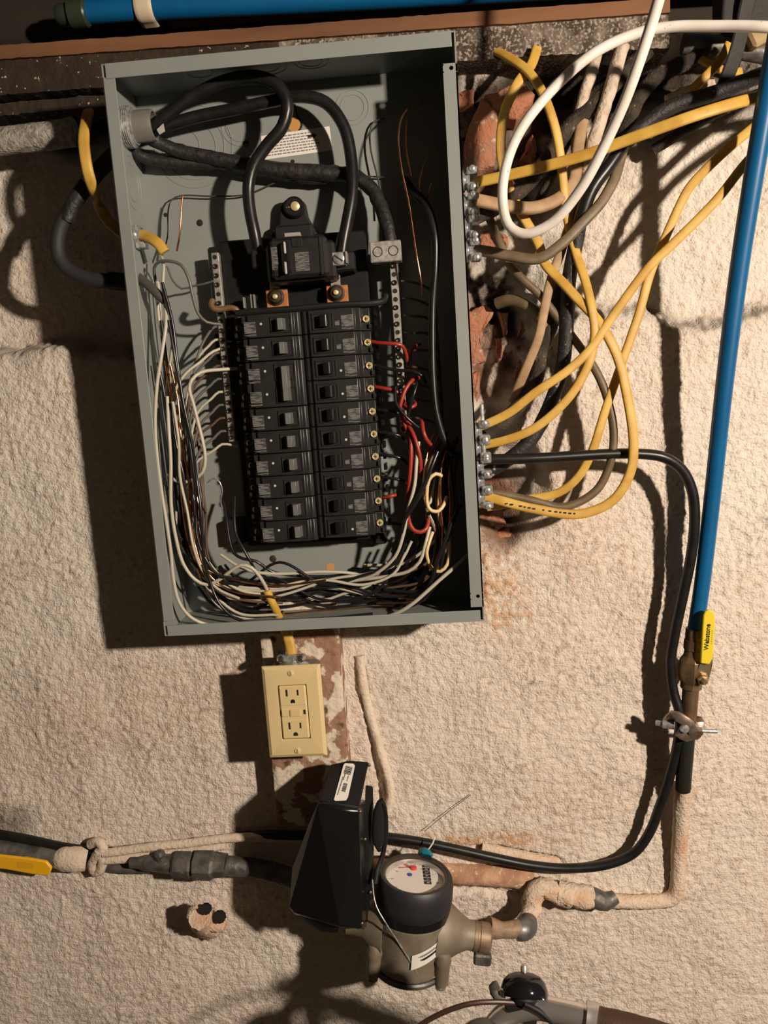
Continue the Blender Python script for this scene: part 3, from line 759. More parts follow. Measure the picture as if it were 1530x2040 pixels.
wire('grey_wire', [(333,530,50),(345,560,52),(362,575,54),(385,570,56),(405,566,60),(425,560,62)], MATS['grey_wire_insulation'], 'thin grey wire sagging between the left wall and the left neutral bar', .0012)
wire('black_wire', [(446,1000,60),(452,1040,70),(457,1075,76),(466,1102,80),(484,1113,82),(510,1118,80),(540,1138,74),(590,1147,66),(650,1148,58),(720,1142,54)], WIRE_K, 'black wire curling from under the left breakers across the bottom of the panel')
wire('black_wire', [(468,990,62),(467,1030,72),(470,1064,78),(484,1092,82),(500,1120,82),(508,1136,78),(525,1158,70),(560,1175,62),(620,1186,56)], WIRE_K, 'shiny black wire hanging from the lowest left breakers towards the yellow cable')
cable('bare_stray_wire', [(413,962,84),(425,953,86),(438,961,86),(443,980,84),(439,997,80),(443,1012,74)], .0009, STEEL, 'short thin curly wire end by the left breakers', 'wire')
cable('thin_wire', [(322,515,40),(334,470,38),(335,420,36),(342,398,34),(360,390,33),(420,391,32),(488,388,32),(530,372,34),(565,357,34),(620,352,34),(690,350,30),(768,353,30)], .0009, mat('thin_dark_wire', (.05,.045,.04), .4), 'thin dark wire crossing the grey back plate above the breakers', 'wire')
cable('thin_wire', [(768,235,28),(745,243,28),(737,265,30),(739,300,32),(750,345,34),(760,390,36),(768,430,40)], .0010, MATS['thin_dark_wire'], 'thin dark wire bowed beside the shadow at the upper right of the back plate', 'wire')
for p, lab in (([(364,390,60),(361,420,62),(359,455,62),(356,480,60),(352,500,58)], 'short bright bare copper wire standing above the left neutral bar'),
          ([(845,206,60),(818,212,66),(800,236,74),(794,280,80),(801,340,84),(814,400,86),(823,460,90),(832,520,94),(839,560,92),(842,590,84)], 'long thin bare copper wire bowing down the dark right side of the panel'),
          ([(812,236,50),(809,270,54),(812,310,56),(820,350,56)], 'short bare copper wire end at the upper right of the panel'),
          ([(880,290,50),(855,310,56),(840,345,62),(836,380,64),(846,410,62),(856,380,70),(860,365,70)], 'faint bare copper wire behind the black cable at the right of the panel')):
    cable('copper_wire', p, .0011, COPPER, lab, 'wire', GW)
# yellow cable coming through the left wall, grey cable below it
q = P(281, 468, 70); q.x = -PW/2 + TH
cc = thing('cable_connector', q, 'small grey connector in the left wall holding the yellow cable', 'connector')
build('locknut', MB().lathe(q, (1,0,0), [(.0125,.0003),(.0125,.0025),(.0095,.003),(.0095,.007),(.0078,.007),(.0078,.002)], 24), STEEL, cc)
build('clamp_bar', MB().box(q + Vector((.006,-.003,-.012)), (.011,.014,.007), bev=.001), STEEL, cc)
yel([(250,462,66),(276,467,72),(298,474,80),(316,486,84),(328,503,84)], 'short yellow cable end entering through the left wall of the panel', (.0068,.0045))
cable('grey_cable', [(262,540,62),(280,556,74),(300,572,84),(318,590,86),(330,600,84)], .0052, mat('dark_grey_jacket', (.075,.072,.066), .4), 'dark grey cable end entering through the left wall below the yellow one', 'cable')
q = P(533, 1182, 76)
cable('yellow_cable', [(531,1176,80),(537,1190,78),(545,1206,74),(552,1220,70),(560,1240,62),(570,1262,56)], .0048, YEL, 'short yellow cable end with stripped wires at the bottom of the panel', 'cable', GY)
# bundles: left, bottom, right
rnd = random.Random(11)
def jit(p, a, b=3): return (p[0]+rnd.uniform(-a,a), p[1]+rnd.uniform(-b,b), p[2]+rnd.uniform(-b,b))
LEFT = [(300,560),(308,640),(316,720),(328,800),(338,880),(344,950),(352,1020),(366,1090),(392,1150),(428,1195),(480,1222),(560,1228),(650,1218),(740,1210),(820,1200)]
def left_bundle(m, nm, lab, count, r, spread=1.0, dmin=40, dmax=98, s0=(0,6), e0=(9,14)):
    for c in range(count):
        off = rnd.uniform(-16, 60)*spread; offb = rnd.uniform(-75, 12); d = rnd.uniform(dmin, dmax)
        i0, i1 = rnd.randint(*s0), (rnd.randint(*e0) if c % 2 else rnd.randint(7,11)); i1 = max(i1, i0+2); pts = []
        for i in range(i0, i1+1):
            x, y = LEFT[i]; t = min(1, max(0, (y-1050)/150))
            if i >= 9: w = (0, offb)
            else: w = (off*(.45+.55*min(1, max(0,(y-700)/300))), 0); 
            tt = min(1, max(0, (i-6)/4)); wx = off*(1-tt)*(.5+.5*min(1, (y-500)/400)); wy = offb*tt
            dd = min(d, 95)
            xx = max(x + wx, 300 + (y-560)*.095 + (95-dd)*.28)
            pts.append((xx + rnd.uniform(-5,5), min(y + wy + rnd.uniform(-3,3), 1236), dd + rnd.uniform(-4,4)))
        cable(nm, pts, r, m, lab, 'wire', GW)
left_bundle(WIRE_W, 'white_wire', 'white wire in the tangle along the left side and bottom of the panel', 5, .0017)
left_bundle(WIRE_B, 'brown_wire', 'brown wire in the tangle along the left side and bottom of the panel', 6, .0016, dmin=35, dmax=80)
left_bundle(WIRE_K, 'black_wire', 'black wire in the tangle along the left side and bottom of the panel', 11, .0018)
left_bundle(COPPER, 'copper_wire', 'bare copper wire in the tangle along the left side and bottom of the panel', 8, .0012, dmin=50, dmax=92, spread=.8)
# neutrals fanning from the left bar into the bundle
for i in range(10):
    y = 655 + i*26; xb = 450 + i*1.6; k = rnd.uniform(0, 16)
    m = (MATS['grey_wire_insulation'], WIRE_W, MATS['grey_wire_insulation'], WIRE_B)[i % 4]
    cable({WIRE_W:'white_wire', WIRE_B:'brown_wire'}.get(m, 'grey_wire'), [(xb+10,y,46),(xb-22,y-4,50),(415+i*1.5,y+6+k*.3,52),(388+k,y+34,54),(374+k,y+80,56),(366+k*.8+i,y+130,54),(372+i*3,y+190,50)], .0016, m, ords[i] + ' wire from the top fanning out from the left neutral bar into the tangle', 'wire', 'wires from the left neutral bar')
# bottom crossings
BL = 'wire crossing in the loose tangle along the bottom of the panel'
def cross(m, nm, n, r=.0017):
    for c in range(n):
        y0, y1 = rnd.uniform(1140,1215), rnd.uniform(1130,1205); x0, x1 = rnd.uniform(400,470), rnd.uniform(740,850); a = rnd.uniform(-34,34); d = rnd.uniform(32,72)
        cable(nm, [(x0-20,y0-45,d),(x0+10,y0-10,d+5),(x0+70,y0+8,d+6),((x0+x1)/2-40,(y0+y1)/2+a,d+8),((x0+x1)/2+50,(y0+y1)/2-a*.5,d+6),(x1-60,y1+4,d+8),(x1,y1-18,d+10),(x1+24,y1-60,d+10)], r, m, {'white_wire':'white ','black_wire':'black ','brown_wire':'brown '}[nm] + BL, 'wire', GW)
cross(WIRE_K, 'black_wire', 9); cross(WIRE_W, 'white_wire', 3); cross(WIRE_B, 'brown_wire', 2)
wire('white_wire', [(440,1105,70),(475,1128,76),(511,1140,78),(564,1143,74),(642,1139,70),(700,1142,66),(740,1152,62)], WIRE_W, 'pale wire running level across the panel just under the breakers', .0019)
wire('white_wire', [(415,1120,76),(440,1150,80),(470,1172,80),(505,1182,78),(540,1180,74),(575,1165,70),(620,1158,66),(690,1175,60),(750,1190,56)], WIRE_W, 'pale wire waving along the panel bottom behind the yellow cable', .0019)
# right hand bundle
wire('white_wire', [(834,880,84),(830,915,88),(826,965,90),(812,1020,90),(804,1062,90),(788,1107,86),(756,1138,80),(728,1152,74),(680,1160,68),(620,1170,62)], WIRE_W, 'long cream wire sweeping from the right side down to the panel bottom', .0021)
wire('white_wire', [(880,948,88),(868,944,92),(855,955,94),(850,985,94),(853,1010,94),(861,1018,94),(874,1018,93),(885,1004,90),(890,990,84)], mat('cream_wire_insulation', (.66,.50,.25), .4), 'cream wire bent into a small U near the right rim of the panel', .0022)
wire('white_wire', [(850,915,84),(846,950,88),(845,985,86),(852,1010,82)], MATS['cream_wire_insulation'], 'cream wire standing just left of the small U bend at right', .002)
wire('white_wire', [(878,940,80),(876,980,84),(874,1020,84),(880,1045,82),(893,1070,84),(890,1092,86),(877,1110,86),(865,1140,80)], MATS['cream_wire_insulation'], 'cream wire snaking down the right side below the U bend', .0021)
wire('white_wire', [(893,1060,80),(896,1095,88),(891,1124,90),(878,1138,90),(865,1136,88),(856,1126,82)], MATS['cream_wire_insulation'], 'cream wire hooked upward at the lower right of the panel', .0021)
wire('white_wire', [(856,1050,80),(847,1086,88),(836,1119,88),(814,1138,84),(778,1147,78),(737,1153,72),(690,1158,64)], WIRE_W, 'white wire bending left at the lower right of the panel', .0021)
wire('white_wire', [(862,1060,82),(855,1080,88),(850,1100,90),(853,1118,88),(858,1128,82)], MATS['cream_wire_insulation'], 'short cream wire curl at the lower right of the panel', .002)
wire('white_wire', [(940,1096,84),(921,1116,92),(876,1155,94),(820,1204,92),(787,1223,86),(740,1236,76)], WIRE_W, 'straight pale wire running diagonally in the lower right corner of the panel', .0023)
def right_bundle(m, nm, lab, n, r):
    for c in range(n):
        x = rnd.uniform(842, 900); d = rnd.uniform(55, 92); k = rnd.uniform(-14, 14); e = rnd.uniform(1120, 1215)
        y0 = rnd.uniform(860, 960)
        cable(nm, [(x+rnd.uniform(0,20),y0,d-12),(x+k*.4,y0+50,d),(x+k,1010,d),(x-k*.6,1070,d),(x-20-k*.4,e-30,d-4),(x-60,e,d-12),(x-130,e+rnd.uniform(-10,16),d-22)], r, m, lab, 'wire', GW)
right_bundle(WIRE_K, 'black_wire', 'black wire in the tangle at the lower right of the panel', 8, .0019)
right_bundle(WIRE_B, 'brown_wire', 'brown wire in the tangle at the lower right of the panel', 4, .0016)
right_bundle(COPPER, 'copper_wire', 'bare copper wire in the tangle at the lower right of the panel', 4, .0012)
right_bundle(WIRE_W, 'white_wire', 'pale wire in the tangle at the lower right of the panel', 3, .0019)
wire('black_wire', [(872,900,90),(860,930,95),(846,965,96),(826,1005,96),(806,1035,94),(798,1070,88),(782,1100,80)], WIRE_K, 'black wire slanting across the cream wire at the right of the panel', .0024)
wire('black_wire', [(916,1006,90),(900,1040,96),(888,1075,97),(872,1115,96),(862,1150,92),(848,1180,86),(820,1205,78)], WIRE_K, 'black wire slanting down beside the right rim of the panel', .0023)
# breaker leads on the right
wire('red_wire', [(726,679,60),(738,680,70),(752,683,76),(775,684,80),(798,687,80),(806,696,74),(812,720,64)], WIRE_R, 'red wire from the second right breaker passing over the neutral bar', .0021)
wire('red_wire', [(734,771,60),(748,771,70),(766,774,76),(786,778,76),(800,790,72),(810,815,66)], WIRE_R, 'red wire from the fourth right breaker', .0022)
wire('red_wire', [(838,752,60),(822,757,76),(808,775,82),(800,798,84),(797,812,84),(803,836,80),(812,860,78)], WIRE_R, 'red wire bowed over the right neutral bar', .0023)
wire('red_wire', [(836,686,56),(826,690,66),(818,700,66),(816,716,58)], WIRE_R, 'tiny red wire end in the dark right side of the panel', .002)
wire('red_wire', [(814,838,74),(819,880,84),(818,930,86),(814,975,84),(810,1000,78)], WIRE_R, 'red wire hanging straight under the right neutral bar', .0027)
wire('red_wire', [(810,842,76),(822,862,86),(832,890,90),(838,920,88),(837,950,80)], WIRE_R, 'red wire curving right under the right neutral bar', .0024)
wire('red_wire', [(841,836,78),(843,858,88),(849,874,88),(858,886,82)], WIRE_R, 'short red wire tip beside the long black cable', .0023)
wire('red_wire', [(812,1020,82),(815,1040,90),(824,1056,92),(838,1060,92),(850,1052,90),(854,1034,84)], WIRE_R, 'red wire bent in a U at the lower right of the panel', .0026)
wire('red_wire', [(752,994,60),(766,991,70),(780,988,74),(792,985,66)], WIRE_R, 'short red wire from the ninth right breaker', .0022)
wire('red_wire', [(806,806,76),(815,812,80),(826,808,78),(832,795,70)], WIRE_R, 'small red wire hook at the side of the neutral bar', .0022)
wire('black_wire', [(730,724,60),(745,727,72),(770,734,78),(800,738,80),(825,740,84),(842,750,84),(848,765,78)], WIRE_K, 'black wire from the third right breaker crossing the neutral bar', .0019)
wire('black_wire', [(788,770,80),(788,800,86),(800,820,88),(815,836,88),(834,852,84)], WIRE_K, 'black wire curling over the lower end of the right neutral bar', .0018)
wire('black_wire', [(832,760,78),(826,780,84),(820,800,84),(813,830,80)], WIRE_K, 'black wire standing right of the bowed red wire', .0018)
for i in range(4, 10):
    if i == 8: continue
    x, y = 737+(i-4)*3.3, 815+(i-4)*45
    wire('black_wire', [(x,y+1,60),(x+14,y+1,70),(x+34,y+3,74),(x+56,y+8,72),(x+72,y+24,64)], WIRE_K, 'black lead of the ' + ords[i] + ' right breaker', .0018)
for i in range(9):
    y = 560 + i*34; x = 800 + i*2.2
    wire('dark_wire', [(x,y,56),(x+20,y+2,60),(x+44,y+rnd.uniform(0,10),58),(x+62,y+24,52),(x+70,y+80,48)], WIRE_B, 'dim wire from the right neutral bar disappearing in the dark', .0015)

# ------------------------------------------------------------------ cables outside, right of the panel
yel([(930,370,62),(945,365,66),(1000,352,74),(1080,333,84),(1172,307,96),(1260,275,108),(1382,231,122),(1460,207,116),(1530,190,96),(1640,168,84),(1780,160,60)], 'yellow cable rising to the right across the white loop into the upper connector', (.0066,.0030))
yel([(985,100,10),(1015,115,26),(1052,142,40),(1081,185,50),(1106,255,54),(1116,310,52),(1122,362,48),(1130,432,46),(1147,502,52),(1166,560,62),(1180,620,70),(1185,663,72),(1174,721,74),(1134,791,76),(1065,853,76),(1010,876,74),(966,886,70),(950,888,66)], 'yellow cable hanging from the sill and curling back to the lower connectors', (.0056,.0030))
yel([(1070,95,20),(1058,130,30),(1032,165,36),(1008,215,40),(999,260,42),(998,300,42),(1006,350,40),(1026,402,36),(1046,438,36),(1073,486,40),(1086,526,46),(1118,560,54),(1150,595,62),(1190,638,70),(1228,705,74),(1249,787,76),(1262,882,76),(1256,940,76),(1221,997,76),(1155,1024,76),(1065,1014,76),(1000,998,74),(966,988,70)], 'long yellow cable with black print forming the big lower right loop', (.0062,.0030))
yel([(1700,110,84),(1560,205,80),(1514,243,76),(1455,292,70),(1398,346,64),(1372,376,60),(1353,412,58),(1320,486,56),(1297,540,56),(1271,631,58),(1238,725,60),(1205,820,62),(1180,898,62),(1152,950,60),(1114,981,58),(1056,994,56),(1000,1006,56),(970,1010,56)], 'yellow cable running steeply down behind the black cable to the lowest connector', (.0056,.0028))
yel([(1720,150,98),(1560,262,94),(1497,313,86),(1427,399,80),(1353,474,76),(1295,530,74),(1229,618,72),(1172,700,74),(1131,738,76),(1065,783,76),(1015,822,74),(966,846,70),(948,852,66)], 'yellow cable slanting from the blue pipe down to the uppermost lower connector', (.0056,.0030))
yel([(1452,88,20),(1443,108,26),(1420,138,30),(1386,172,30),(1370,190,24)], 'short yellow cable piece at the upper right under the sill', (.0056,.0028))
yel([(1395,118,10),(1427,135,18),(1450,142,18),(1476,143,10)], 'short bent yellow cable piece beside the dark strap', (.0050,.0026))
# print on the long loop
pr = [(1010,1003,79.6),(1020,1005,79.6),(1038,1008,79.6),(1046,1010,79.6),(1055,1011.5,79.6),(1064,1013.5,79.6),(1083,1016,79.6),(1096,1018,79.6),(1108,1019.5,79.6),(1117,1020.5,79.6),(1126,1021.5,79.6),(1136,1022.5,79.6),(1145,1023,79.6)]
mb = MB()
for i, p in enumerate(pr):
    c = P(*p); a = (P(p[0]+10, p[1]+1.4, p[2]) - c).normalized(); mb.box(c, (.0030 if i % 3 else .0018, .0004, .0016), (a, Vector((0,1,0)), a.cross(Vector((0,1,0)))))
prt = build('printing', mb, INK, [o for o in COL.objects if o.name.startswith('yellow_cable') and 'black print' in o['label']][0]); prt['kind'] = 'stuff'
cable('white_cable', [(1378,-330,232),(1350,-180,226),(1322,-40,215),(1312,0,210),(1287,82,198),(1246,198,180),(1205,288,160),(1155,379,140),(1098,445,125),(1044,466,116),(1013,448,112),(1001,391,110),(1011,321,110),(1040,255,112),(1106,173,114),(1188,103,116),(1271,66,118),(1332,54,120),(1430,52,134),(1530,54,154),(1640,62,156),(1760,60,150)], .0052, WHITE, 'thick white cable hanging in one large open loop right of the panel', 'cable')
cable('tan_cable', [(1160,240,24),(1152,290,30),(1147,329,34),(1143,362,38),(1114,395,46),(1065,414,54),(1011,411,60),(965,402,64),(945,398,64)], .0075, TAN, 'shiny tan cable bending left into the upper connector', 'cable', flat=(.0078,.0050))
cable('tan_cable', [(1162,230,20),(1158,300,26),(1156,360,30),(1147,412,32),(1130,462,34),(1118,500,38),(1098,556,44),(1084,618,46),(1073,672,46),(1050,730,42),(1034,768,34),(1020,800,24)], .005, TAN, 'flat tan cable hanging down between the black cable and the brick', 'cable', flat=(.0060,.0030))
cable('brown_cable', [(1243,286,40),(1232,330,46),(1225,354,50),(1200,400,58),(1168,436,64),(1114,490,68),(1073,515,68),(1015,510,66),(975,502,64),(945,497,62)], .0062, OLIVE, 'dark brown cable bending in a J into the upper connector', 'cable', flat=(.0066,.0048))
cable('brown_cable', [(975,435,16),(990,470,26),(1015,527,34),(1045,560,38),(1073,585,38),(1110,632,40),(1147,680,46),(1185,735,54),(1207,785,58),(1222,853,60),(1217,917,60),(1187,978,58),(1122,1010,58),(1065,998,58),(1000,985,58),(968,980,58)], .0048, OLIVE, 'brown cable bowing behind the yellow ones from the brick to the lower connectors', 'cable')
cable('black_cable', [(1740,110,60),(1530,146,56),(1435,182,44),(1332,216,36),(1270,262,34),(1213,325,40),(1170,385,46),(1147,486,46),(1133,560,44),(1130,622,44),(1122,725,44),(1108,775,46),(1073,853,48),(1040,894,48),(982,935,46),(960,945,44)], .0082, CRUSTK, 'thick crusty black cable descending from the upper right behind everything', 'cable', rough=.0005)
cable('black_cable', [(1240,290,52),(1213,330,56),(1180,375,58),(1160,425,56),(1150,460,52)], .0075, RUBBER, 'glossy black cable piece beside the thick crusty one', 'cable')
cable('old_cable', [(1470,60,-6),(1400,110,0),(1312,150,6),(1282,180,10),(1262,215,14),(1245,262,16),(1228,300,14)], .0085, CRUST, 'crusty old brown cable right of the hanging white cable', 'cable', rough=.001)
cable('old_cable', [(1290,100,2),(1230,160,10),(1196,198,16),(1160,230,20),(1130,258,24),(1098,305,26),(1060,355,28),(1010,400,34),(965,424,40),(944,432,42)], .0090, CRUST, 'thick crusty dark cable sloping down left towards the upper connector', 'cable', rough=.001, seed=5)
cable('old_cable', [(1205,140,-4),(1180,160,4),(1155,200,8),(1147,240,8),(1120,300,8),(1100,350,6),(1075,400,4)], .0058, CRUST, 'thinner crusty brown cable behind the white rods', 'cable', rough=.0008, seed=9)
cable('old_cable', [(1122,560,20),(1100,640,24),(1080,690,28),(1066,760,30),(1040,800,30),(1000,845,32),(966,868,40)], .0085, CRUST, 'thick crusty cable falling to the middle of the lower connectors', 'cable', rough=.001, seed=12)
cable('old_cable', [(990,605,6),(1015,598,14),(1045,606,20),(1075,630,24),(1090,660,26)], .0070, OLIVE, 'short brown cable bent over the broken brick', 'cable')
cable('old_cable', [(1530,108,-4),(1460,96,-4),(1410,90,-2),(1360,88,-2)], .011, OLDMET, 'dark conduit running to the right edge under the sill', 'conduit')
cable('old_cable', [(1560,170,30),(1470,205,24),(1380,250,14),(1300,300,4)], .006, CRUST, 'dark crusty cable behind the rising yellow cable', 'cable', rough=.0008, seed=15)
cable('old_cable', [(1420,170,0),(1360,190,2),(1330,205,2)], .008, WASHED, 'short whitewashed pipe piece under the dark strap', 'cable', rough=.001, seed=16)
cable('whitewashed_rod', [(1192,96,10),(1180,140,14),(1163,190,18),(1152,240,18),(1148,300,16)], .0062, WASHED, 'whitewashed rod, left of two beside the white cable', 'rod', 'whitewashed rods', rough=.0008)
cable('whitewashed_rod', [(1241,92,14),(1226,140,20),(1212,190,26),(1196,240,30),(1180,290,32),(1168,340,30),(1160,385,26)], .0072, WASHED, 'whitewashed rod, right of two beside the white cable', 'rod', 'whitewashed rods', rough=.0008, seed=4)
# dark strap and pale boards in the upper right corner
st = thing('joist_strap', P(1400, 210, 40), 'black bent metal strap hanging at the upper right corner', 'strap')
build('strap_band', MB().tube([P(*p) for p in ((1500,-30,60),(1488,10,58),(1478,60,54),(1466,105,50),(1450,150,44),(1440,175,38))], .008, 8, flat=(.0085,.002), wvec=Vector((.3,-1,.1))), mat('black_strap', (.015,.014,.012), .7, bump=.3, bs=200), st, smooth=40)
build('strap_plate', MB().box(P(1480, 10, 50), (.062,.006,.045), bev=.002), MATS['black_strap'], st)
tag(build('pale_board', MB().box(P(1525, 45, 6), (.055,.03,.04), (Vector((.9,0,.42)), Vector((0,1,0)), Vector((-.42,0,.9))), bev=.003), mat('pale_wood', (.40,.29,.15), .8, 0, (.30,.2,.1), 30, bump=.3, bs=90, stretch=(.2,1,1)), bevel=0), 'pale wooden board end in the upper right corner', 'board')
# two-screw clamp connectors on the right side
def clampc(px, py, label, stud=False):
    c = P(px, py, 64); c.x = PW/2 + .0115
    t = thing('cable_clamp', (PW/2, c.y, c.z), label, 'cable clamp', 'zinc cable clamps on the right of the panel')
    build('clamp_body', MB().lathe((PW/2, c.y, c.z), (1,0,0), [(.0118,0),(.0118,.004),(.0095,.005),(.0095,.010)], 20), STEEL, t)
    for dz in (-.0078, .0078):
        build('clamp_strap', MB().box((PW/2+.0125, c.y-.004, c.z+dz), (.012,.022,.0075), bev=.0015), STEEL, t)
        build('clamp_screw', MB().lathe((PW/2+.0125, c.y-.0145, c.z+dz*1.15), (0,-1,0), [(.0038,-.002),(.0038,.0012),(.0026,.0028),(.0008,.0033)], 14), STEEL, t)
    if stud: build('clamp_stud', MB().cyl((PW/2+.011, c.y-.010, c.z+.006), (PW/2+.011, c.y-.010, c.z+.030), .0022, 10), STEEL, t)
nm_ = ['topmost zinc cable clamp, where the rising yellow cable enters', 'second zinc cable clamp, where the tan cable enters', 'third zinc cable clamp of the upper cluster', 'fourth zinc cable clamp, where the dark brown J cable enters']
for (y, lab) in zip((360, 410, 455, 500), nm_): clampc(938, y, lab)
for (y, lab, st_) in ((858,'zinc cable clamp with an upright stud at the top of the lower cluster',True),(892,'zinc cable clamp just above the long black cable',False),(928,'zinc cable clamp holding the long black cable',True),(958,'zinc cable clamp below the long black cable',False),(990,'lowest zinc cable clamp, where the printed yellow cable enters',False)): clampc(962, y, lab, st_)
# black ground cable round to the pipe and along the wall
cable('ground_cable', [(940,915,66),(968,915,70),(1040,914,70),(1120,910,66),(1200,905,62),(1270,904,60),(1322,911,58),(1358,935,54),(1378,975,52),(1384,1030,50),(1378,1100,46),(1362,1180,42),(1345,1260,38),(1336,1320,36),(1342,1380,38),(1354,1420,42),(1352,1470,40),(1336,1540,32),(1315,1605,26),(1292,1662,22),(1262,1700,20),(1210,1722,20),(1130,1730,20),(1060,1724,20),(980,1708,21),(900,1690,22),(830,1676,23),(770,1668,24),(700,1664,22),(600,1664,18),(520,1664,14),(420,1674,9),(300,1690,7),(210,1696,7),(130,1688,11),(60,1673,14),(0,1662,15),(-120,1640,16),(-300,1650,16)], .0061, RUBBER, 'long black ground cable bending from the panel down to the pipe clamp and away left', 'cable')

# ------------------------------------------------------------------ left of the panel
cable('black_taped_cable', [(262,280,40),(235,303,50),(200,336,58),(165,378,64),(142,414,66),(132,440,66)], .0090, TAPE, 'black taped cable loop left of the panel', 'cable')
cable('grey_cable', [(136,425,66),(122,448,67),(114,485,68),(120,520,70),(142,542,72),(178,556,74),(222,560,76)], .0082, GREY, 'grey cable bending from the taped one into the left side of the panel', 'cable')
cable('cable_bushing', [(218,559,76),(240,561,76),(262,563,76)], .0098, BLACKM, 'black bushing where the grey cable enters the left side', 'bushing')
yel([(176,222,50),(171,245,78),(167,285,92),(176,345,94),(189,385,80),(198,412,48),(215,440,38),(246,468,40)], 'yellow cable dropping beside the left side of the panel in front of the black one', (.0068,.0036))
cable('whitewashed_pipe', [(-300,312,2),(0,282,4),(60,275,6),(110,269,8),(150,263,8)], .0158, mat('grey_washed_pipe', (.40,.375,.32), .9, 0, (.24,.22,.185), 120, .45, .6, bump=.9, bs=260, dist=.003), 'whitewashed pipe running off to the left below the sill', 'pipe', rough=.0012, n=22)

# ------------------------------------------------------------------ outlet on its board
BD = 38.0
a, b, c, d = P(524,1250,BD), P(686,1240,BD), P(690,1640,BD), P(546,1650,BD)
bm_ = MB(); nu, nv = 24, 60; vs = []; fs = []
xl, xr, zt, zb_ = (a.x+d.x)/2, (b.x+c.x)/2 , (a.z+b.z)/2 + .03, (c.z+d.z)/2
for j in range(nv+1):
    for i in range(nu+1):
        x = xl + (xr-xl)*i/nu; z = zt + (zb_-zt)*j/nv; e = min(i, nu-i)
        n = mnoise.noise(Vector((x*90, z*25, 1))) + .6*mnoise.noise(Vector((x*260, z*160, 4)))
        vs.append((x + (.0012*mnoise.noise(Vector((z*70, i, 2))) if e == 0 else 0), -BD/1000 - .0009*n + (.002 if e == 0 else 0), z))
k = nu+1
for j in range(nv):
    for i in range(nu): fs.append((j*k+i, (j+1)*k+i, (j+1)*k+i+1, j*k+i+1))
bm_.add(vs, fs); bm_.box(((xl+xr)/2, -BD/2000+.0015, (zt+zb_)/2), (xr-xl-.001, BD/1000-.004, zt-zb_))
PEEL = mat('peeling_painted_board', (.29,.165,.105), .85, 0, (.64,.555,.44), 40, .495, .535, bump=.8, bs=120, dist=.003, vd=6, col3=(.10,.055,.03), v3=55, lo3=.62, hi3=.70)
tag(build('outlet_board', bm_, PEEL, smooth=50), 'brown board with peeling white paint behind the outlet', 'board')
# outlet
OD = 84.0
oc = P(586, 1419, OD); s = SC(586, 1419, OD)
WPL, HPL = .0700, .1143
outl = thing('wall_outlet', (oc.x, -BD/1000, oc.z-HPL/2), 'ivory duplex outlet with test buttons on the peeling board', 'outlet')
yo = -OD/1000
build('outlet_box', MB().box((oc.x, (-BD/1000+yo)/2+.002, oc.z), (.058, (OD-BD)/1000-.004, .100), bev=.003), mat('galvanised_box', (.20,.19,.17), .5, .7), outl)
W2, H2 = WPL/2, HPL/2
mb = MB(); rows = []
def rr(w, h, y): return [(oc.x+a, y, oc.z+b) for a, b in ((-w,-h),(w,-h),(w,h),(-w,h))]
r0, r1, r2, r3, r4 = rr(W2,H2,yo+.005), rr(W2,H2,yo+.0025), rr(W2-.004,H2-.004,yo), rr(.0172,.0338,yo), rr(.0172,.0338,yo+.004)
mb.add(r0+r1+r2+r3+r4, [(k*4+i, k*4+(i+1) % 4, k*4+4+(i+1) % 4, k*4+4+i) for k in range(4) for i in range(4)])
build('cover_plate', mb, IVORY, outl, smooth=20, bevel=.0006)
dev = build('receptacle', MB().box((oc.x, yo+.002, oc.z), (.0325, .006, .0660), bev=.0015), IVORY, outl)
for sg in (1, -1):
    zc = oc.z + sg*.0205
    build('socket_face', MB().box((oc.x, yo-.0012, zc), (.0300, .0012, .0225), bev=.0004), IVORY, dev)
    mbs = MB().box((oc.x-.0066, yo-.0019, zc+.0045), (.0022,.0003,.0085)).box((oc.x+.0066, yo-.0019, zc+.0045), (.0019,.0003,.0070))
    mbs.prism([(oc.x + .0026*math.cos(t), yo-.0018, zc-.0062+.0026*math.sin(t)) for t in [math.pi*i/8 for i in range(9)]] + [(oc.x-.0026, yo-.0018, zc-.0082), (oc.x+.0026, yo-.0018, zc-.0082)], (0,-.0003,0))
    build('socket_slots', mbs, SLOT, dev)
build('test_button', MB().box((oc.x-.0100, yo-.0018, oc.z), (.0085,.0022,.0080), bev=.0004), IVORY, dev)
build('reset_button', MB().box((oc.x+.0018, yo-.0018, oc.z), (.0125,.0022,.0080), bev=.0004), IVORY, dev)
build('indicator_window', MB().box((oc.x+.0128, yo-.0012, oc.z+.0005), (.0022,.0008,.0055)), SLOT, dev)
for sg in (1, -1):
    sw = build('plate_screw', MB().lathe((oc.x, yo, oc.z+sg*.0485), (0,-1,0), [(.0036,0),(.0034,.0009),(.002,.0014)], 18), IVORY, outl)
    build('screw_slot', MB().box((oc.x, yo-.0015, oc.z+sg*.0485), (.0012,.0003,.0052), (Vector((1,0,0)),Vector((0,1,0)),Vector((0,0,1)))), mat('slot_shade', (.25,.19,.09), .6), sw)
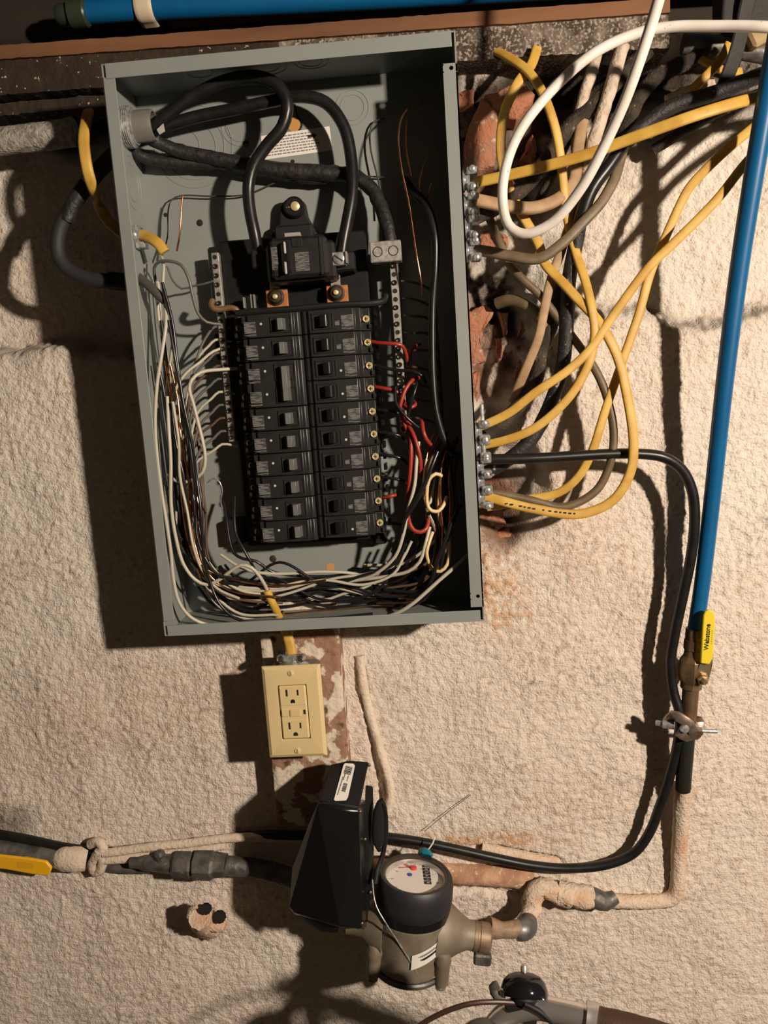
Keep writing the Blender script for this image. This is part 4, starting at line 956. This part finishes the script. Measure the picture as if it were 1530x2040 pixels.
# connector on top and the yellow feed
q = P(583, 1316, 62)
oc2 = thing('cable_connector', q, 'zinc cable connector on top of the outlet box', 'connector')
build('connector_body', MB().lathe(q + Vector((0,0,-.006)), (0,0,1), [(.019,-.008),(.019,.000),(.014,.003),(.014,.010)], 24), STEEL, oc2)
build('clamp_bar', MB().box(q + Vector((0,-.008,.006)), (.034,.010,.008), bev=.002), STEEL, oc2)
for dx in (-.0115, .0115): build('clamp_screw', MB().lathe(q + Vector((dx,-.012,.006)), (0,-1,0), [(.0044,0),(.0044,.0016),(.003,.0036),(.001,.004)], 16), CHROME, oc2)
cable('yellow_cable', [(566,1240,56),(572,1262,56),(579,1290,58),(584,1318,60)], .006, YEL, 'short yellow cable dropping from the panel to the outlet', 'cable', GY, flat=(.0070,.0042))

# painted-over cord on the wall by the board
cable('whitewashed_rope', [(716,1306,4),(722,1345,6),(728,1385,6),(738,1425,5),(748,1460,5),(762,1510,6),(774,1550,7),(778,1590,8),(770,1620,8)], .0058, PAINTW, 'whitewashed cord stuck on the wall right of the outlet board', 'cord', rough=.0014, n=12, seed=2)

# ------------------------------------------------------------------ right hand pipework
cable('blue_pipe', [(1580,-140,134),(1552,60,128),(1538,140,122),(1505,330,106),(1472,540,88),(1444,760,72),(1418,1000,50),(1398,1170,42),(1386,1250,40),(1384,1268,40)], [.0100,.0100,.0100,.0099,.0097,.0094,.0092,.0091,.0090,.0090], BLUE, 'long blue plastic water pipe rising along the right edge', 'pipe', n=24)
VD = 40
val = thing('ball_valve', P(1378,1345,VD), 'brass ball valve with a yellow lever below the blue pipe', 'valve')
def along(pts): return [P(*p) for p in pts]
top_, mid_, low_ = P(1385,1258,VD), P(1378,1345,VD), P(1371,1440,VD+1)
ax = (low_ - top_).normalized(); L = (low_-top_).length
build('valve_body', MB().lathe(top_, ax, [(.0112,-.002),(.0112,.010),(.0122,.0105),(.0122,.022),(.0105,.023),(.0118,.030),(.0155,.036),(.0165,.048),(.0155,.058),(.0125,.064),(.0125,.070),(.0105,.071)], 10), BRASSB, val, smooth=20)
build('crimp_ring', MB().lathe(top_, ax, [(.0102,-.004),(.0108,-.004),(.0108,.006),(.0102,.006)], 24), DARKMET, val)
build('outlet_stub', MB().tube([top_ + ax*.068, top_ + ax*(L*.8), low_], [.0098,.0096,.0098], 20), mat('tarnished_copper_pipe', (.21,.125,.075), .42, .6, (.13,.085,.055), 40), val)
sc_ = P(1398,1352,VD+10)
build('stem_boss', MB().lathe(sc_ + Vector((-.004,.012,.002)), Vector((.35,-1,-.05)), [(.0125,-.008),(.0125,.004),(.0095,.006),(.0095,.011)], 12), BRASSB, val, smooth=20)
nut_ = build('stem_nut', MB().lathe(P(1398,1352,VD+14), Vector((.1,-1,-.1)), [(.0072,-.006),(.0072,.004),(.0060,.0055),(.0045,.006),(.0042,.009),(.0028,.0105)], 6), mat('brass_nut', (.42,.31,.17), .3, .7), val, smooth=20)
LD = VD+22
def plate(corners, d, th): return [P(x, y, d) for x, y in corners]
lev = [(1396,1322),(1400,1250),(1402,1226),(1406,1218),(1412,1215),(1419,1217),(1424,1224),(1424,1250),(1422,1290),(1420,1312),(1414,1324)]
lv = build('lever', MB().prism(plate(lev, LD, 0), (0,.0042,0)), LEVER_Y, val, bevel=.0012)
build('lever_root', MB().hull([P(x,y,d) for x,y,d in ((1397,1312,LD-4.5),(1420,1308,LD-4.5),(1419,1326,LD-5),(1396,1328,LD-5),(1388,1346,VD+15),(1411,1344,VD+15),(1410,1362,VD+13),(1390,1364,VD+13),(1397,1316,LD-7),(1419,1314,LD-7),(1388,1350,VD+10),(1410,1350,VD+10))]), mat('lever_steel', (.40,.33,.20), .4, .8), val, smooth=0)
tx, ty = P(1408,1289,LD+.4), P(1411,1249,LD+.4)
M = frame((tx+ty)/2 + Vector((0,-.0002,0)), ty-tx, (P(1396,1270,LD)-P(1424,1270,LD)))
text_part('lettering', 'Webstone', .0074, M, INK, lv, bold=.00008)
a1, a2 = P(1417,1287,LD+.4), P(1419,1252,LD+.4)
text_part('lettering', '600 WOG  VALVE CO.'[:0] + '- - - - - - -', .0042, frame((a1+a2)/2, a2-a1, (P(1396,1270,LD)-P(1424,1270,LD))), mat('faint_print', (.35,.27,.03), .6), lv)
# lower pipe
cable('green_pipe', [(1371,1432,41),(1367,1490,38),(1362,1550,33),(1361,1572,30)], .0095, GREENP, 'dark green pipe section below the ground clamp', 'pipe', n=20)
cable('painted_pipe', [(1362,1566,28),(1358,1620,20),(1353,1690,12),(1350,1750,9),(1345,1782,8),(1330,1793,8),(1290,1796,9),(1240,1796,12),(1195,1792,18)], [.0108,.0098,.0095,.0095,.0098,.0098,.0092,.0092,.0095], PAINT, 'whitewashed pipe running down the wall and turning left at the lower right', 'pipe', rough=.0013, n=24, seed=6)
# ground clamp
gc = thing('ground_clamp', P(1366,1448,42), 'bronze ground clamp with two bolts around the pipe and black cable', 'clamp')
CL = mat('tarnished_bronze_clamp', (.30,.21,.145), .4, .8, (.4,.34,.3), 90)
build('clamp_jaw', MB().tube(along([(1330,1436,44),(1342,1424,56),(1358,1432,62),(1374,1444,62),(1380,1462,58),(1368,1468,56),(1352,1458,58)]), .0042, 10, flat=(.0062,.0028), wvec=Vector((0,-1,0))), CL, gc)
build('clamp_jaw', MB().tube(along([(1382,1468,48),(1392,1458,52),(1394,1440,50),(1386,1430,40),(1376,1428,26)]), .004, 10, flat=(.0058,.0026), wvec=Vector((0,-1,0))), CL, gc)
build('clamp_bolt', MB().tube(along([(1352,1453,57),(1400,1456,56),(1428,1457,55)]), .0027, 12), STEEL, gc)
build('bolt_head', MB().lathe(P(1364,1452,64), (0,-1,0), [(.0052,-.003),(.0052,.001),(.004,.003),(.0015,.0034)], 16), STEEL, gc)
build('hub_sleeve', MB().tube(along([(1343,1444,50),(1320,1442,46)]), .0056, 16).tube(along([(1322,1442,46),(1306,1440,43)]), .0036, 12), STEEL, gc)
build('lock_nut', MB().lathe(P(1392,1456,55), (1,-.1,0), [(.0055,-.002),(.0055,.0035)], 6), CL, gc, smooth=20)

# low pipe run on the wall, right of the meter
cable('rust_pipe', [(740,1728,2),(820,1734,3),(900,1740,4),(980,1744,4),(1062,1752,4)], [.0135,.0135,.0138,.0135,.0135], RUST, 'rusty orange pipe lying along the wall right of the meter', 'pipe', rough=.0009, n=26, seed=8)
fit = cable('pipe_fitting', [(1064,1800,34),(1058,1818,40),(1048,1836,50),(1046,1846,56)], .0110, PAINT, 'lumpy orange painted elbow between the meter outlet and the low pipe', 'pipe fitting', rough=.003, n=26, seed=11)
cable('pipe_fitting', [(1060,1812,30),(1062,1785,26),(1080,1768,24),(1104,1776,24),(1122,1785,24)], [.0120,.0130,.0130,.0125,.0125], PAINT, 'lumpy painted tee on the low pipe above the elbow', 'pipe fitting', rough=.0034, n=28, seed=13)
cable('pipe_fitting', [(1112,1778,22),(1132,1782,24),(1140,1783,24),(1162,1786,24),(1178,1788,23)], [.0150,.0160,.0140,.0150,.0135], PAINT, 'painted double nut on the low pipe left of the grey union', 'pipe fitting', rough=.0028, n=28, seed=14)
cable('pipe_fitting', [(1172,1782,22),(1188,1790,24),(1206,1796,22),(1226,1786,18)], [.0110,.0130,.0115,.0085], OLDMET, 'dark grey union fitting on the low painted pipe', 'pipe fitting', rough=.0012, n=20, seed=15)
cable('painted_ridge', [(960,1690,2),(1010,1700,4),(1065,1712,4),(1110,1716,3)], [.007,.008,.008,.006], PAINT, 'rough painted ridge above the rusty pipe under the black cable', 'pipe', rough=.002, n=16, seed=17)

# ------------------------------------------------------------------ water meter
MC = P(826, 1760, 92); S_ = SC(826, 1760, 92)
met = thing('water_meter', (MC.x, MC.y, MC.z-.105), 'brass water meter with a black round register and white dial', 'water meter')
zt = MC.z
HEADM = mat('register_plastic', (.020,.0195,.024), .5, bump=.04, bs=700)
build('register_housing', MB().lathe((MC.x, MC.y, zt), (0,0,1), [(.0425,-.032),(.0440,-.030),(.0450,-.020),(.0448,-.008),(.0432,.001),(.0405,.0045),(.0375,.0045),(.0365,-.001)], 48, cap=False), HEADM, met)
build('register_skirt', MB().lathe((MC.x, MC.y, zt), (0,0,1), [(.0415,-.043),(.0435,-.041),(.0438,-.031),(.0415,-.030)], 48), BLACKR, met)
bez = build('bezel_ring', MB().lathe((MC.x, MC.y, zt), (0,0,1), [(.0345,-.003),(.0350,.0032),(.0372,.0040),(.0375,.002)], 48, cap=False), mat('bezel_bronze', (.09,.07,.05), .3, .7), met)
build('bezel_ring', MB().lathe((MC.x, MC.y, zt), (0,0,1), [(.0330,-.0045),(.0333,-.0005),(.0346,.0008),(.0348,-.003)], 48, cap=False), SATIN, met)
DIAL = mat('dial_white', (.70,.66,.61), .35)
dial = build('dial_face', MB().lathe((MC.x, MC.y, zt-.006), (0,0,1), [(.034,0),(.034,.001)], 48), DIAL, met)
# dial axes: counter to the right, text upright for a reader standing at the right side
zd = zt - .0049
def dp(px, py):
    v = ray(px, py); t = (zd - CAM.z)/v.z; return CAM + v*t
nb = build('dial_hub', MB().lathe(dp(824,1744), (0,0,1), [(.0042,0),(.0036,.0022),(.001,.003)], 20), mat('red_hub', (.62,.06,.05), .4), dial)
n0, n1 = dp(824,1744), dp(783,1731); nd = (n1-n0).normalized(); nn = Vector((-nd.y, nd.x, 0))
build('needle', MB().prism([n0 + nn*.0014, n1 + nn*.0004, n1 - nn*.0004, n0 - nn*.0014], (0,0,.0012)), mat('needle_red', (.42,.15,.09), .5), dial)
build('leak_indicator', MB().lathe(dp(817,1757), (0,0,1), [(.0030,0),(.0030,.0008),(.001,.0012)], 8), INKB, dial)
mbp = MB()
for i in range(40):
    a = 2*math.pi*i/40; r1, r2 = .0318, (.0290 if i % 4 == 0 else .0305)
    u = Vector((math.cos(a), math.sin(a), 0)); w = Vector((-u.y, u.x, 0))*.00022
    c0 = Vector((MC.x, MC.y, zd+.0001)); mbp.add([c0+u*r1+w, c0+u*r2+w, c0+u*r2-w, c0+u*r1-w], [(0,1,2,3)])
tk = build('dial_ticks', mbp, mat('grey_ink', (.2,.19,.18), .6), dial)
def dtext(t, px, py, size, m, up=(-1,.25,0), nm='dial_print'):
    up = Vector(up).normalized(); x = Vector((up.y, -up.x, 0)); return text_part(nm, t, size, frame(dp(px, py) + Vector((0,0,.0002)), x, up), m, dial, depth=.0001, bold=.0001)
for i in range(10):
    a = 2*math.pi*i/10; text_part('dial_number', str(i), .0042, frame(Vector((MC.x+.0262*math.cos(a), MC.y+.0262*math.sin(a), zd+.0002)), (0,-1,0), (1,0,0)), MATS['grey_ink'], dial, depth=.0001)
dtext('E3', 830, 1733, .0075, INK, (-.2,1,0)); 
ca, cb = dp(847,1734), dp(852,1772)
mbp = MB(); dn = (cb-ca).normalized(); sd = Vector((-dn.y, dn.x, 0)); w = .0042
for k in range(6):
    o = ca + dn*(k*(cb-ca).length/6); e = o + dn*((cb-ca).length/6*.86); mbp.add([o+sd*w, e+sd*w, e-sd*w, o-sd*w], [(0,1,2,3)])
for v in range(len(mbp.v)): mbp.v[v] = (mbp.v[v][0], mbp.v[v][1], zd+.0003)
build('counter_wheels', mbp, INK, dial)
for k in range(6):
    o = ca + dn*((k+.42)*(cb-ca).length/6); text_part('counter_digit', '003614'[k], .0052, frame(Vector((o.x,o.y,zd+.0004)), dn, -sd if False else sd), PRINTW, dial, depth=.00005)
dtext('GALLONS', 806, 1744, .0032, INKR, (-.3,1,0)); 
# body
build('meter_body', MB().lathe((MC.x, MC.y, zt), (0,0,1), [(.034,-.106),(.0415,-.104),(.0425,-.101),(.0415,-.097),(.0412,-.085),(.0418,-.070),(.0430,-.055),(.0430,-.043),(.040,-.041)], 44), METER, met)
build('bottom_plate', MB().lathe((MC.x, MC.y, zt), (0,0,1), [(.038,-.112),(.0440,-.111),(.0445,-.107),(.043,-.105)], 44), OLDMET, met)
for (dx, dy) in ((-.040,-.024),(.038,-.027),(-.038,.026),(.038,.026)):
    c = Vector((MC.x+dx, MC.y+dy, zt))
    lug = build('body_lug', MB().lathe(c, (0,0,1), [(.0075,-.112),(.0085,-.108),(.0085,-.088),(.0100,-.082),(.0075,-.074),(.002,-.070)], 16), METER, met)
    build('lug_screw', MB().lathe(c + Vector((0,0,-.112)), (0,0,-1), [(.0062,0),(.0062,.005),(.004,.006)], 10), STEEL if dx > 0 else OLDMET, lug)
zc = zt - .064
build('outlet_neck', MB().lathe((MC.x+.030, MC.y, zc), (1,-.02,-.06), [(.034,0),(.032,.012),(.022,.026),(.0165,.036),(.0160,.046)], 28), METER, met)
build('inlet_neck', MB().lathe((MC.x-.030, MC.y, zc), (-1,.1,0), [(.034,0),(.030,.012),(.021,.024),(.0170,.034),(.0170,.044)], 28), METER, met)
nut = build('union_nut', MB().lathe((MC.x+.072, MC.y-.001, zc-.0028), (1,0,-.06), [(.0155,0),(.0168,.001),(.0168,.004),(.0160,.005),(.0160,.007),(.0168,.008),(.0168,.019),(.0150,.021)], 24), mat('nut_bronze', (.33,.24,.16), .5, .5, (.22,.16,.1), 60), met, smooth=20)
build('drip_lug', MB().box((MC.x+.084, MC.y-.012, zc-.022), (.020,.012,.014), bev=.002), OLDMET, met)
# printed sticker curved round the body
def patch(mb, r, a0, a1, z0, z1, slope=0, n=14):
    vs = []; 
    for i in range(n+1):
        t = i/n; a = math.radians(a0 + (a1-a0)*t)
        for z in (z0, z1): vs.append((MC.x + r*math.sin(a), MC.y - r*math.cos(a), z + slope*t))
    return mb.add(vs, [(2*i, 2*i+2, 2*i+3, 2*i+1) for i in range(n)])
bst = build('body_sticker', patch(MB(), .0436, 3, 56, zt-.086, zt-.068, .015), STICK, met)
mbp = MB()
for i in range(16): patch(mbp, .0438, 16+i*2.0, 22+i*2.0+1.1, zt-.0742+.00062*i, zt-.0728+.00062*i, 0, 1)
build('printing', mbp, INK, bst)
mbp = MB()
for i in range(9): patch(mbp, .0438, 12+i*3.0, 18+i*3.0+2, zt-.0702+.00092*i, zt-.0692+.00092*i, 0, 1)
build('printing', mbp, MATS['grey_ink'], bst)
TILT = math.radians(7.5); met.scale = (1.045,)*3
met.rotation_euler = (0, TILT, 0); met.location = MC + Vector((.001,0,.0085)) - Vector((math.sin(TILT), 0, math.cos(TILT)))*.105*1.045
# outlet tailpiece and elbow
cable('outlet_tailpiece', [(972,1848,86),(1002,1853,82),(1034,1850,76)], [.0135,.0095,.0110], mat('worn_bronze_pipe', (.36,.25,.16), .6, .2, (.24,.17,.11), 60, bump=.4, bs=200), 'worn bronze tailpiece between the union nut and the grey elbow', 'pipe fitting', n=20)
cable('grey_elbow', [(1028,1854,76),(1042,1852,74),(1050,1846,66),(1052,1836,54)], [.0120,.0135,.0130,.0115], mat('grey_elbow_metal', (.20,.195,.20), .45, .5, (.13,.125,.12), 60, bump=.2, bs=120), 'smooth grey elbow at the end of the meter outlet', 'pipe fitting', n=22)
# black transponder beside the register
tr = thing('meter_transmitter', P(660,1850,90), 'black boxy meter transmitter with a barcode sticker left of the dial', 'transmitter')
tb = build('transmitter_case', MB().hull([P(*p) for p in ((631,1597,150),(716,1612,150),(722,1852,146),(676,1848,152),(622,1640,130),(582,1716,112),(575,1812,108),(583,1822,112),(640,1800,70),(730,1590,88),(735,1850,96))]), BLACKR, tr, smooth=12, bevel=.004, seg=3)
build('transmitter_hood', MB().hull([P(*p) for p in ((636,1596,146),(716,1610,146),(727,1562,112),(735,1517,86),(697,1514,84),(660,1522,84),(644,1560,112),(700,1640,100),(645,1640,100))]), BLACKM, tr, smooth=12, bevel=.0015)
build('mounting_flange', MB().hull([P(*p) for p in ((728,1563,104),(743,1566,96),(746,1662,94),(744,1745,96),(730,1852,112),(722,1852,112),(722,1700,112),(735,1600,84))]), BLACK, tr, smooth=12, bevel=.001)
build('transmitter_base', MB().hull([P(*p) for p in ((590,1818,116),(640,1836,128),(676,1846,140),(672,1858,130),(640,1856,120),(596,1830,106))]), BLACKM, tr, smooth=12)
# barcode sticker on the sloping hood (plane through three hood points)
A3, B3, C3 = P(636,1596,146), P(716,1610,146), P(697,1514,84); D3 = P(735,1517,86)
pn = (B3-A3).cross(((C3+D3)/2) - (A3+B3)/2).normalized()
if pn.y > 0: pn = -pn
def onp(px, py):
    v = ray(px, py); t = (A3-CAM).dot(pn)/v.dot(pn); return CAM + v*t
def decal(name, corners, m, par, lift=.0012):
    pts = [onp(x, y) + pn*lift for x, y in corners]
    return build(name, MB().prism(pts, pn*.0003), m, par, smooth=0)
stb = decal('barcode_sticker', [(665,1595),(684,1526),(687,1522),(704,1523),(707,1527),(693,1590),(689,1596),(668,1597)], STICK, tr)
e0, e1 = onp(676,1594), onp(697,1524); sdv = (e1-e0).normalized(); wdv = pn.cross(sdv).normalized(); LS = (e1-e0).length
rnd = random.Random(3); mbp = MB()
for (t0, t1, w0, w1) in ((.70,.93,-.0042,.0042), (.22,.44,-.0040,.0005)):
    x = t0*LS
    while x < t1*LS:
        ww = rnd.choice((.0004,.0007,.0011)); c = e0 + sdv*(x+ww/2) + wdv*((w0+w1)/2) + pn*.0017; mbp.box(c, (ww, w1-w0, .0002), (sdv, wdv, pn)); x += ww + rnd.choice((.0004,.0007))
for (t0, t1, wo) in ((.52,.68,.0022),(.52,.66,-.0022),(.1,.6,.0035)):
    x = t0*LS
    while x < t1*LS:
        ww = rnd.uniform(.0008,.0018); mbp.box(e0 + sdv*(x+ww/2) + wdv*wo + pn*.0017, (ww,.0009,.0002), (sdv, wdv, pn)); x += ww+.0005
build('barcode_printing', mbp, INK, stb)
build('side_sticker', MB().prism([P(*p) for p in ((603,1687,126.5),(619,1641,133.5),(625,1652,135.5),(624,1662,134.5),(606,1693,127.5))], (-.0004,-.0008,0)), STICK, tr, smooth=0)
build('wire_loop', MB().tube(along([(757,1694,104),(747,1676,106),(746,1640,108),(752,1606,108),(760,1594,106),(766,1610,100),(769,1650,98),(766,1684,100),(760,1712,104),(752,1735,110),(748,1760,116)]), .0030, 10), RUBBER, tr)
build('loop_web', MB().hull([P(*p) for p in ((752,1610,105),(760,1600,105),(766,1620,101),(767,1680,101),(757,1690,104),(750,1670,105),(750,1640,106))]), BLACKM, tr, smooth=0)
for (px, py, d) in ((717,1617,149),(735,1524,90),(727,1672,122),(721,1840,146),(738,1778,110)):
    build('case_screw', MB().lathe(P(px,py,d), (0.3,-1,.3), [(.0022,-.001),(.0020,.001),(.001,.0016)], 10), DARKMET, tr)
cable('seal_wire', [(742,1752,118),(744,1780,124),(750,1806,130),(768,1838,136),(790,1872,136),(815,1912,136),(836,1944,132),(852,1951,126),(868,1946,124)], .0009, STEEL, 'thin silver seal wire looping down across the meter body', 'seal wire')
sl = thing('lead_seal', P(846,1697,50), 'small teal plastic seal behind the meter dial', 'seal')
build('seal_body', MB().hull([P(*p) for p in ((831,1702,46),(834,1690,46),(846,1687,50),(858,1694,52),(864,1704,54),(860,1708,54),(836,1706,48),(842,1700,58),(856,1703,60))]), CYAN, sl, smooth=0, bevel=.0008)
build('seal_tail', MB().tube(along([(852,1694,50),(862,1680,48),(866,1668,44)]), .0009, 6), STICK, sl)
cable('thin_wire', [(938,1583,4),(905,1608,5),(872,1634,5.5),(846,1656,7)], .0004, MATS['thin_dark_wire'], 'stray thin wire sticking out from the wall above the teal seal', 'wire')

# ------------------------------------------------------------------ pipework left of the meter
lvv = thing('lever_valve', P(40,1712,24), 'old valve with an orange yellow lever at the far left', 'valve')
build('valve_body', MB().tube(along([(-300,1664,14),(0,1697,16),(50,1702,16),(85,1706,16),(118,1710,16)]), [.018,.018,.014,.015,.012], 18, rough=.0008), OLDMET, lvv)
build('valve_stem', MB().tube(along([(48,1712,20),(50,1718,34)]), .008, 12), OLDMET, lvv)
lv2 = build('lever', MB().prism([P(x,y,40) for x,y in ((-40,1700),(14,1706),(60,1711),(92,1717),(103,1730),(96,1746),(60,1742),(12,1733),(-40,1728))], (0,.005,0)), LEVER_O, lvv, bevel=.0018)
a1, a2 = P(32,1721,40.4), P(72,1726,40.4)
text_part('lettering', 'Smith', .0085, frame((a1+a2)/2, a2-a1, P(50,1712,40)-P(50,1740,40)), mat('faded_print', (.62,.31,.02), .6), lv2) if False else build('faded_print', MB().prism([P(x,y,40.2) for x,y in ((35,1716),(68,1720),(66,1732),(34,1728))], (0,-.0002,0)), mat('faded_print', (.70,.36,.02), .5), lv2)
cable('pipe_fitting', [(116,1710,14),(130,1710,16),(158,1712,16),(173,1713,14)], [.0130,.0165,.0165,.0140], PAINTW, 'whitewashed pipe coupling right of the orange lever', 'pipe fitting', rough=.001, n=22, seed=21)
cable('whitewashed_rope', [(180,1682,14),(196,1676,20),(206,1688,24),(192,1704,22),(184,1722,18),(190,1738,16),(202,1732,18),(204,1712,20),(198,1694,24),(212,1690,20)], .0062, PAINTW, 'whitewashed cord knotted around the low pipe', 'cord', rough=.0012, n=12, seed=22)
cable('whitewashed_rope', [(206,1700,24),(250,1694,24),(310,1686,23),(370,1680,22),(420,1674,21),(452,1670,19),(520,1668,16),(600,1670,10)], .0058, PAINTW, 'upper whitewashed cord running right from the knot', 'cord', rough=.0010, n=12, seed=23)
cable('whitewashed_rope', [(206,1714,20),(250,1710,20),(320,1702,19),(390,1692,18),(450,1684,16)], .0060, PAINTW, 'lower whitewashed cord running right from the knot', 'cord', rough=.0010, n=12, seed=24)
cable('iron_pipe', [(175,1720,10),(212,1726,12),(254,1730,14),(300,1730,16)], .0068, OLDMET, 'thin dark pipe under the whitewashed cords', 'pipe', n=14, rough=.0006)
uf = thing('iron_union', P(360,1722,22), 'dark grey iron union with hexagonal nuts left of the meter', 'pipe fitting')
pA, pB = P(258,1718,28), P(455,1724,28); ax = (pB-pA).normalized(); LL = (pB-pA).length
build('union_body', MB().lathe(pA, ax, [(.0045,0),(.0070,.002),(.0075,.012),(.0100,.020),(.0115,.045),(.0125,.050),(.0125,LL*.46)], 18), OLDMET, uf)
build('union_nut', MB().lathe(pA, ax, [(.0140,LL*.44),(.0175,LL*.47),(.0180,LL*.62),(.0150,LL*.64)], 8), OLDMET, uf, smooth=20)
build('union_nut', MB().lathe(pA, ax, [(.0150,LL*.65),(.0195,LL*.67),(.0200,LL*.84),(.0165,LL*.87),(.0150,LL*.98)], 8), OLDMET, uf, smooth=20)
build('union_bump', MB().lathe(P(318,1703,32), (0,-.4,1), [(.008,-.006),(.007,.003),(.003,.006)], 10), OLDMET, uf)
cable('iron_pipe', [(450,1724,26),(520,1732,22),(600,1758,34),(680,1805,70),(735,1838,90)], [.0125,.0125,.0135,.0135,.0135], OLDMET, 'dark iron pipe running behind the transmitter to the meter inlet', 'pipe', n=18, rough=.0008)
stb_ = thing('pipe_stub', P(405,1835,10), 'broken whitewashed pipe stub sticking out of the wall below the union', 'pipe stub')
build('stub_lump', MB().tube(along([(420,1840,-4),(412,1836,16),(404,1832,34),(398,1828,48)]), [.020,.0185,.017,.0145], 20, rough=.0028, seed=31), PAINT, stb_)
build('stub_ear', MB().tube(along([(408,1832,30),(432,1842,34),(448,1848,36)]), [.012,.010,.007], 14, rough=.0018, seed=32), PAINT, stb_)
build('stub_ring', MB().tube(along([(392,1806,48),(380,1812,48),(376,1826,46),(384,1836,44)]), .003, 8, rough=.0008), PAINT, stb_)
for (px, py, d, r) in ((410,1812,50,.0075),(437,1828,46,.0085)):
    build('stub_hole', MB().lathe(P(px,py,d), (0.1,-1,.2), [(r,-.004),(r*.95,.0004)], 9), SLOT, stb_)

# ------------------------------------------------------------------ bicycle handlebar in the foreground
BDp = 300
bk = thing('bicycle', P(1060, 2150, BDp), 'bicycle handlebar with a black bell and brown grip at the bottom edge', 'bicycle')
build('handlebar', MB().tube(along([(900,2160,BDp-20),(960,2080,BDp),(1010,2020,BDp),(1062,2006,BDp+4),(1110,2014,BDp+10),(1168,2027,BDp+18),(1230,2044,BDp+26)]), .0111, 22), BAR, bk)
build('bar_collar', MB().tube(along([(1166,2026,BDp+18),(1178,2029,BDp+19),(1192,2033,BDp+21)]), .0142, 24), SATIN, bk)
build('grip', MB().tube(along([(1190,2034,BDp+21),(1222,2042,BDp+25),(1300,2066,BDp+34),(1380,2094,BDp+42)]), [.0125,.0130,.0145,.0145], 20, rough=.0006), GRIP, bk)
bl = P(1044, 1983, BDp+4); vr = ray(1046,1990).normalized(); up = (CU - vr*CU.dot(vr)).normalized(); up = (up - vr*.10).normalized()
bell = build('bell', MB().lathe(bl, up, [(.0215,-.001),(.0222,.001),(.0218,.006),(.0195,.012),(.0150,.0165),(.0085,.0190),(.0020,.0195)], 40), mat('bell_black', (.008,.008,.009), .10), bk)
build('bell_nut', MB().lathe(bl, up, [(.0030,.019),(.0036,.0215),(.0032,.0245),(.0012,.0265)], 14), SATIN, bell)
build('bell_base', MB().lathe(bl, up, [(.010,-.008),(.013,-.004),(.012,0)], 18), BLACKM, bell)
build('bell_hammer', MB().tube(along([(1004,1990,BDp+6),(990,1984,BDp+6),(982,1968,BDp+6),(992,1962,BDp+6)]), .0042, 12, rough=.0006), OLDMET, bell)
build('bell_hammer_tip', MB().lathe(P(1002,1978,BDp+8), (1,-.6,0), [(.001,-.004),(.0035,-.002),(.0035,.002),(.001,.004)], 14), CHROME, bell)
build('bell_clamp', MB().hull([P(*p) for p in ((1004,1992,BDp+8),(1040,1996,BDp+10),(1040,2012,BDp+12),(1012,2018,BDp+10),(1006,2008,BDp+6),(1030,2000,BDp-8))]), BLACKM, bell, smooth=12)
build('brake_cable', MB().tube(along([(1028,1998,BDp+10),(990,1996,BDp+14),(940,1999,BDp+18),(895,2012,BDp+20),(850,2034,BDp+22),(800,2070,BDp+24)]), .0024, 10), mat('brown_brake_cable', (.045,.022,.014), .4), bk)
build('brake_cable', MB().tube(along([(1045,2000,BDp+16),(1070,2012,BDp+18),(1096,2034,BDp+18),(1130,2070,BDp+16)]), .0026, 10), BLACKM, bk)
hl = P(968, 2100, BDp+20)
hlm = build('headlamp', MB().lathe(hl, (CU*.75 - CF*.6).normalized(), [(.030,-.02),(.030,.004),(.026,.013),(.016,.020),(.004,.023)], 32), mat('lamp_shell', (.055,.058,.05), .3), bk)
build('stem_lug', MB().hull([P(*p) for p in ((1008,2024,BDp-6),(1056,2004,BDp-4),(1076,2024,BDp-4),(1064,2090,BDp-10),(1000,2090,BDp-14))]), SATIN, bk, smooth=12, bevel=.003)

# ------------------------------------------------------------------ blue pipe under the ceiling, with its strap
cable('blue_pipe', [(170,24,-12),(300,16,-12),(450,9,-12),(640,0,-12),(860,-12,-12),(1250,-34,-12),(1800,-66,-12)], .0128, BLUE, 'horizontal blue plastic pipe under the ceiling at the top left', 'pipe', n=24)
ps = thing('pipe_strap', P(292, 10, 0), 'cream plastic strap around the horizontal blue pipe', 'pipe strap')
pc = P(291, 16, -12); pax = (P(450,9,-12) - P(170,24,-12)).normalized(); mb = MB(); r = .0146; ring_ = []
for i in range(25):
    a = math.radians(-100 + 250*i/24); ring_.append(pc + Vector((0, -math.cos(a)*r, math.sin(a)*r)))
ring_ = [ring_[0] + Vector((0,.010,-.001))] + ring_ + [ring_[-1] + Vector((0,.012,.012))]
build('strap_band', MB().tube(ring_, .001, 10, flat=(.0105,.0013), wvec=lambda t: pax.cross(Vector((0, -math.cos(math.radians(-100+250*t)), math.sin(math.radians(-100+250*t))))) if False else (Vector((0, -math.cos(math.radians(-100+250*t)), math.sin(math.radians(-100+250*t)))))), mat('cream_plastic', (.62,.52,.38), .5), ps, smooth=40)
tag(build('pipe_end_fitting', MB().lathe(P(148,28,-8) , (-1,0,0), [(.0135,-.016),(.0150,-.014),(.0150,.004),(.0120,.006),(.0120,.016),(.0100,.020)], 20), mat('dark_green_fitting', (.030,.040,.026), .35)), 'dark green fitting at the left end of the horizontal blue pipe', 'pipe fitting')
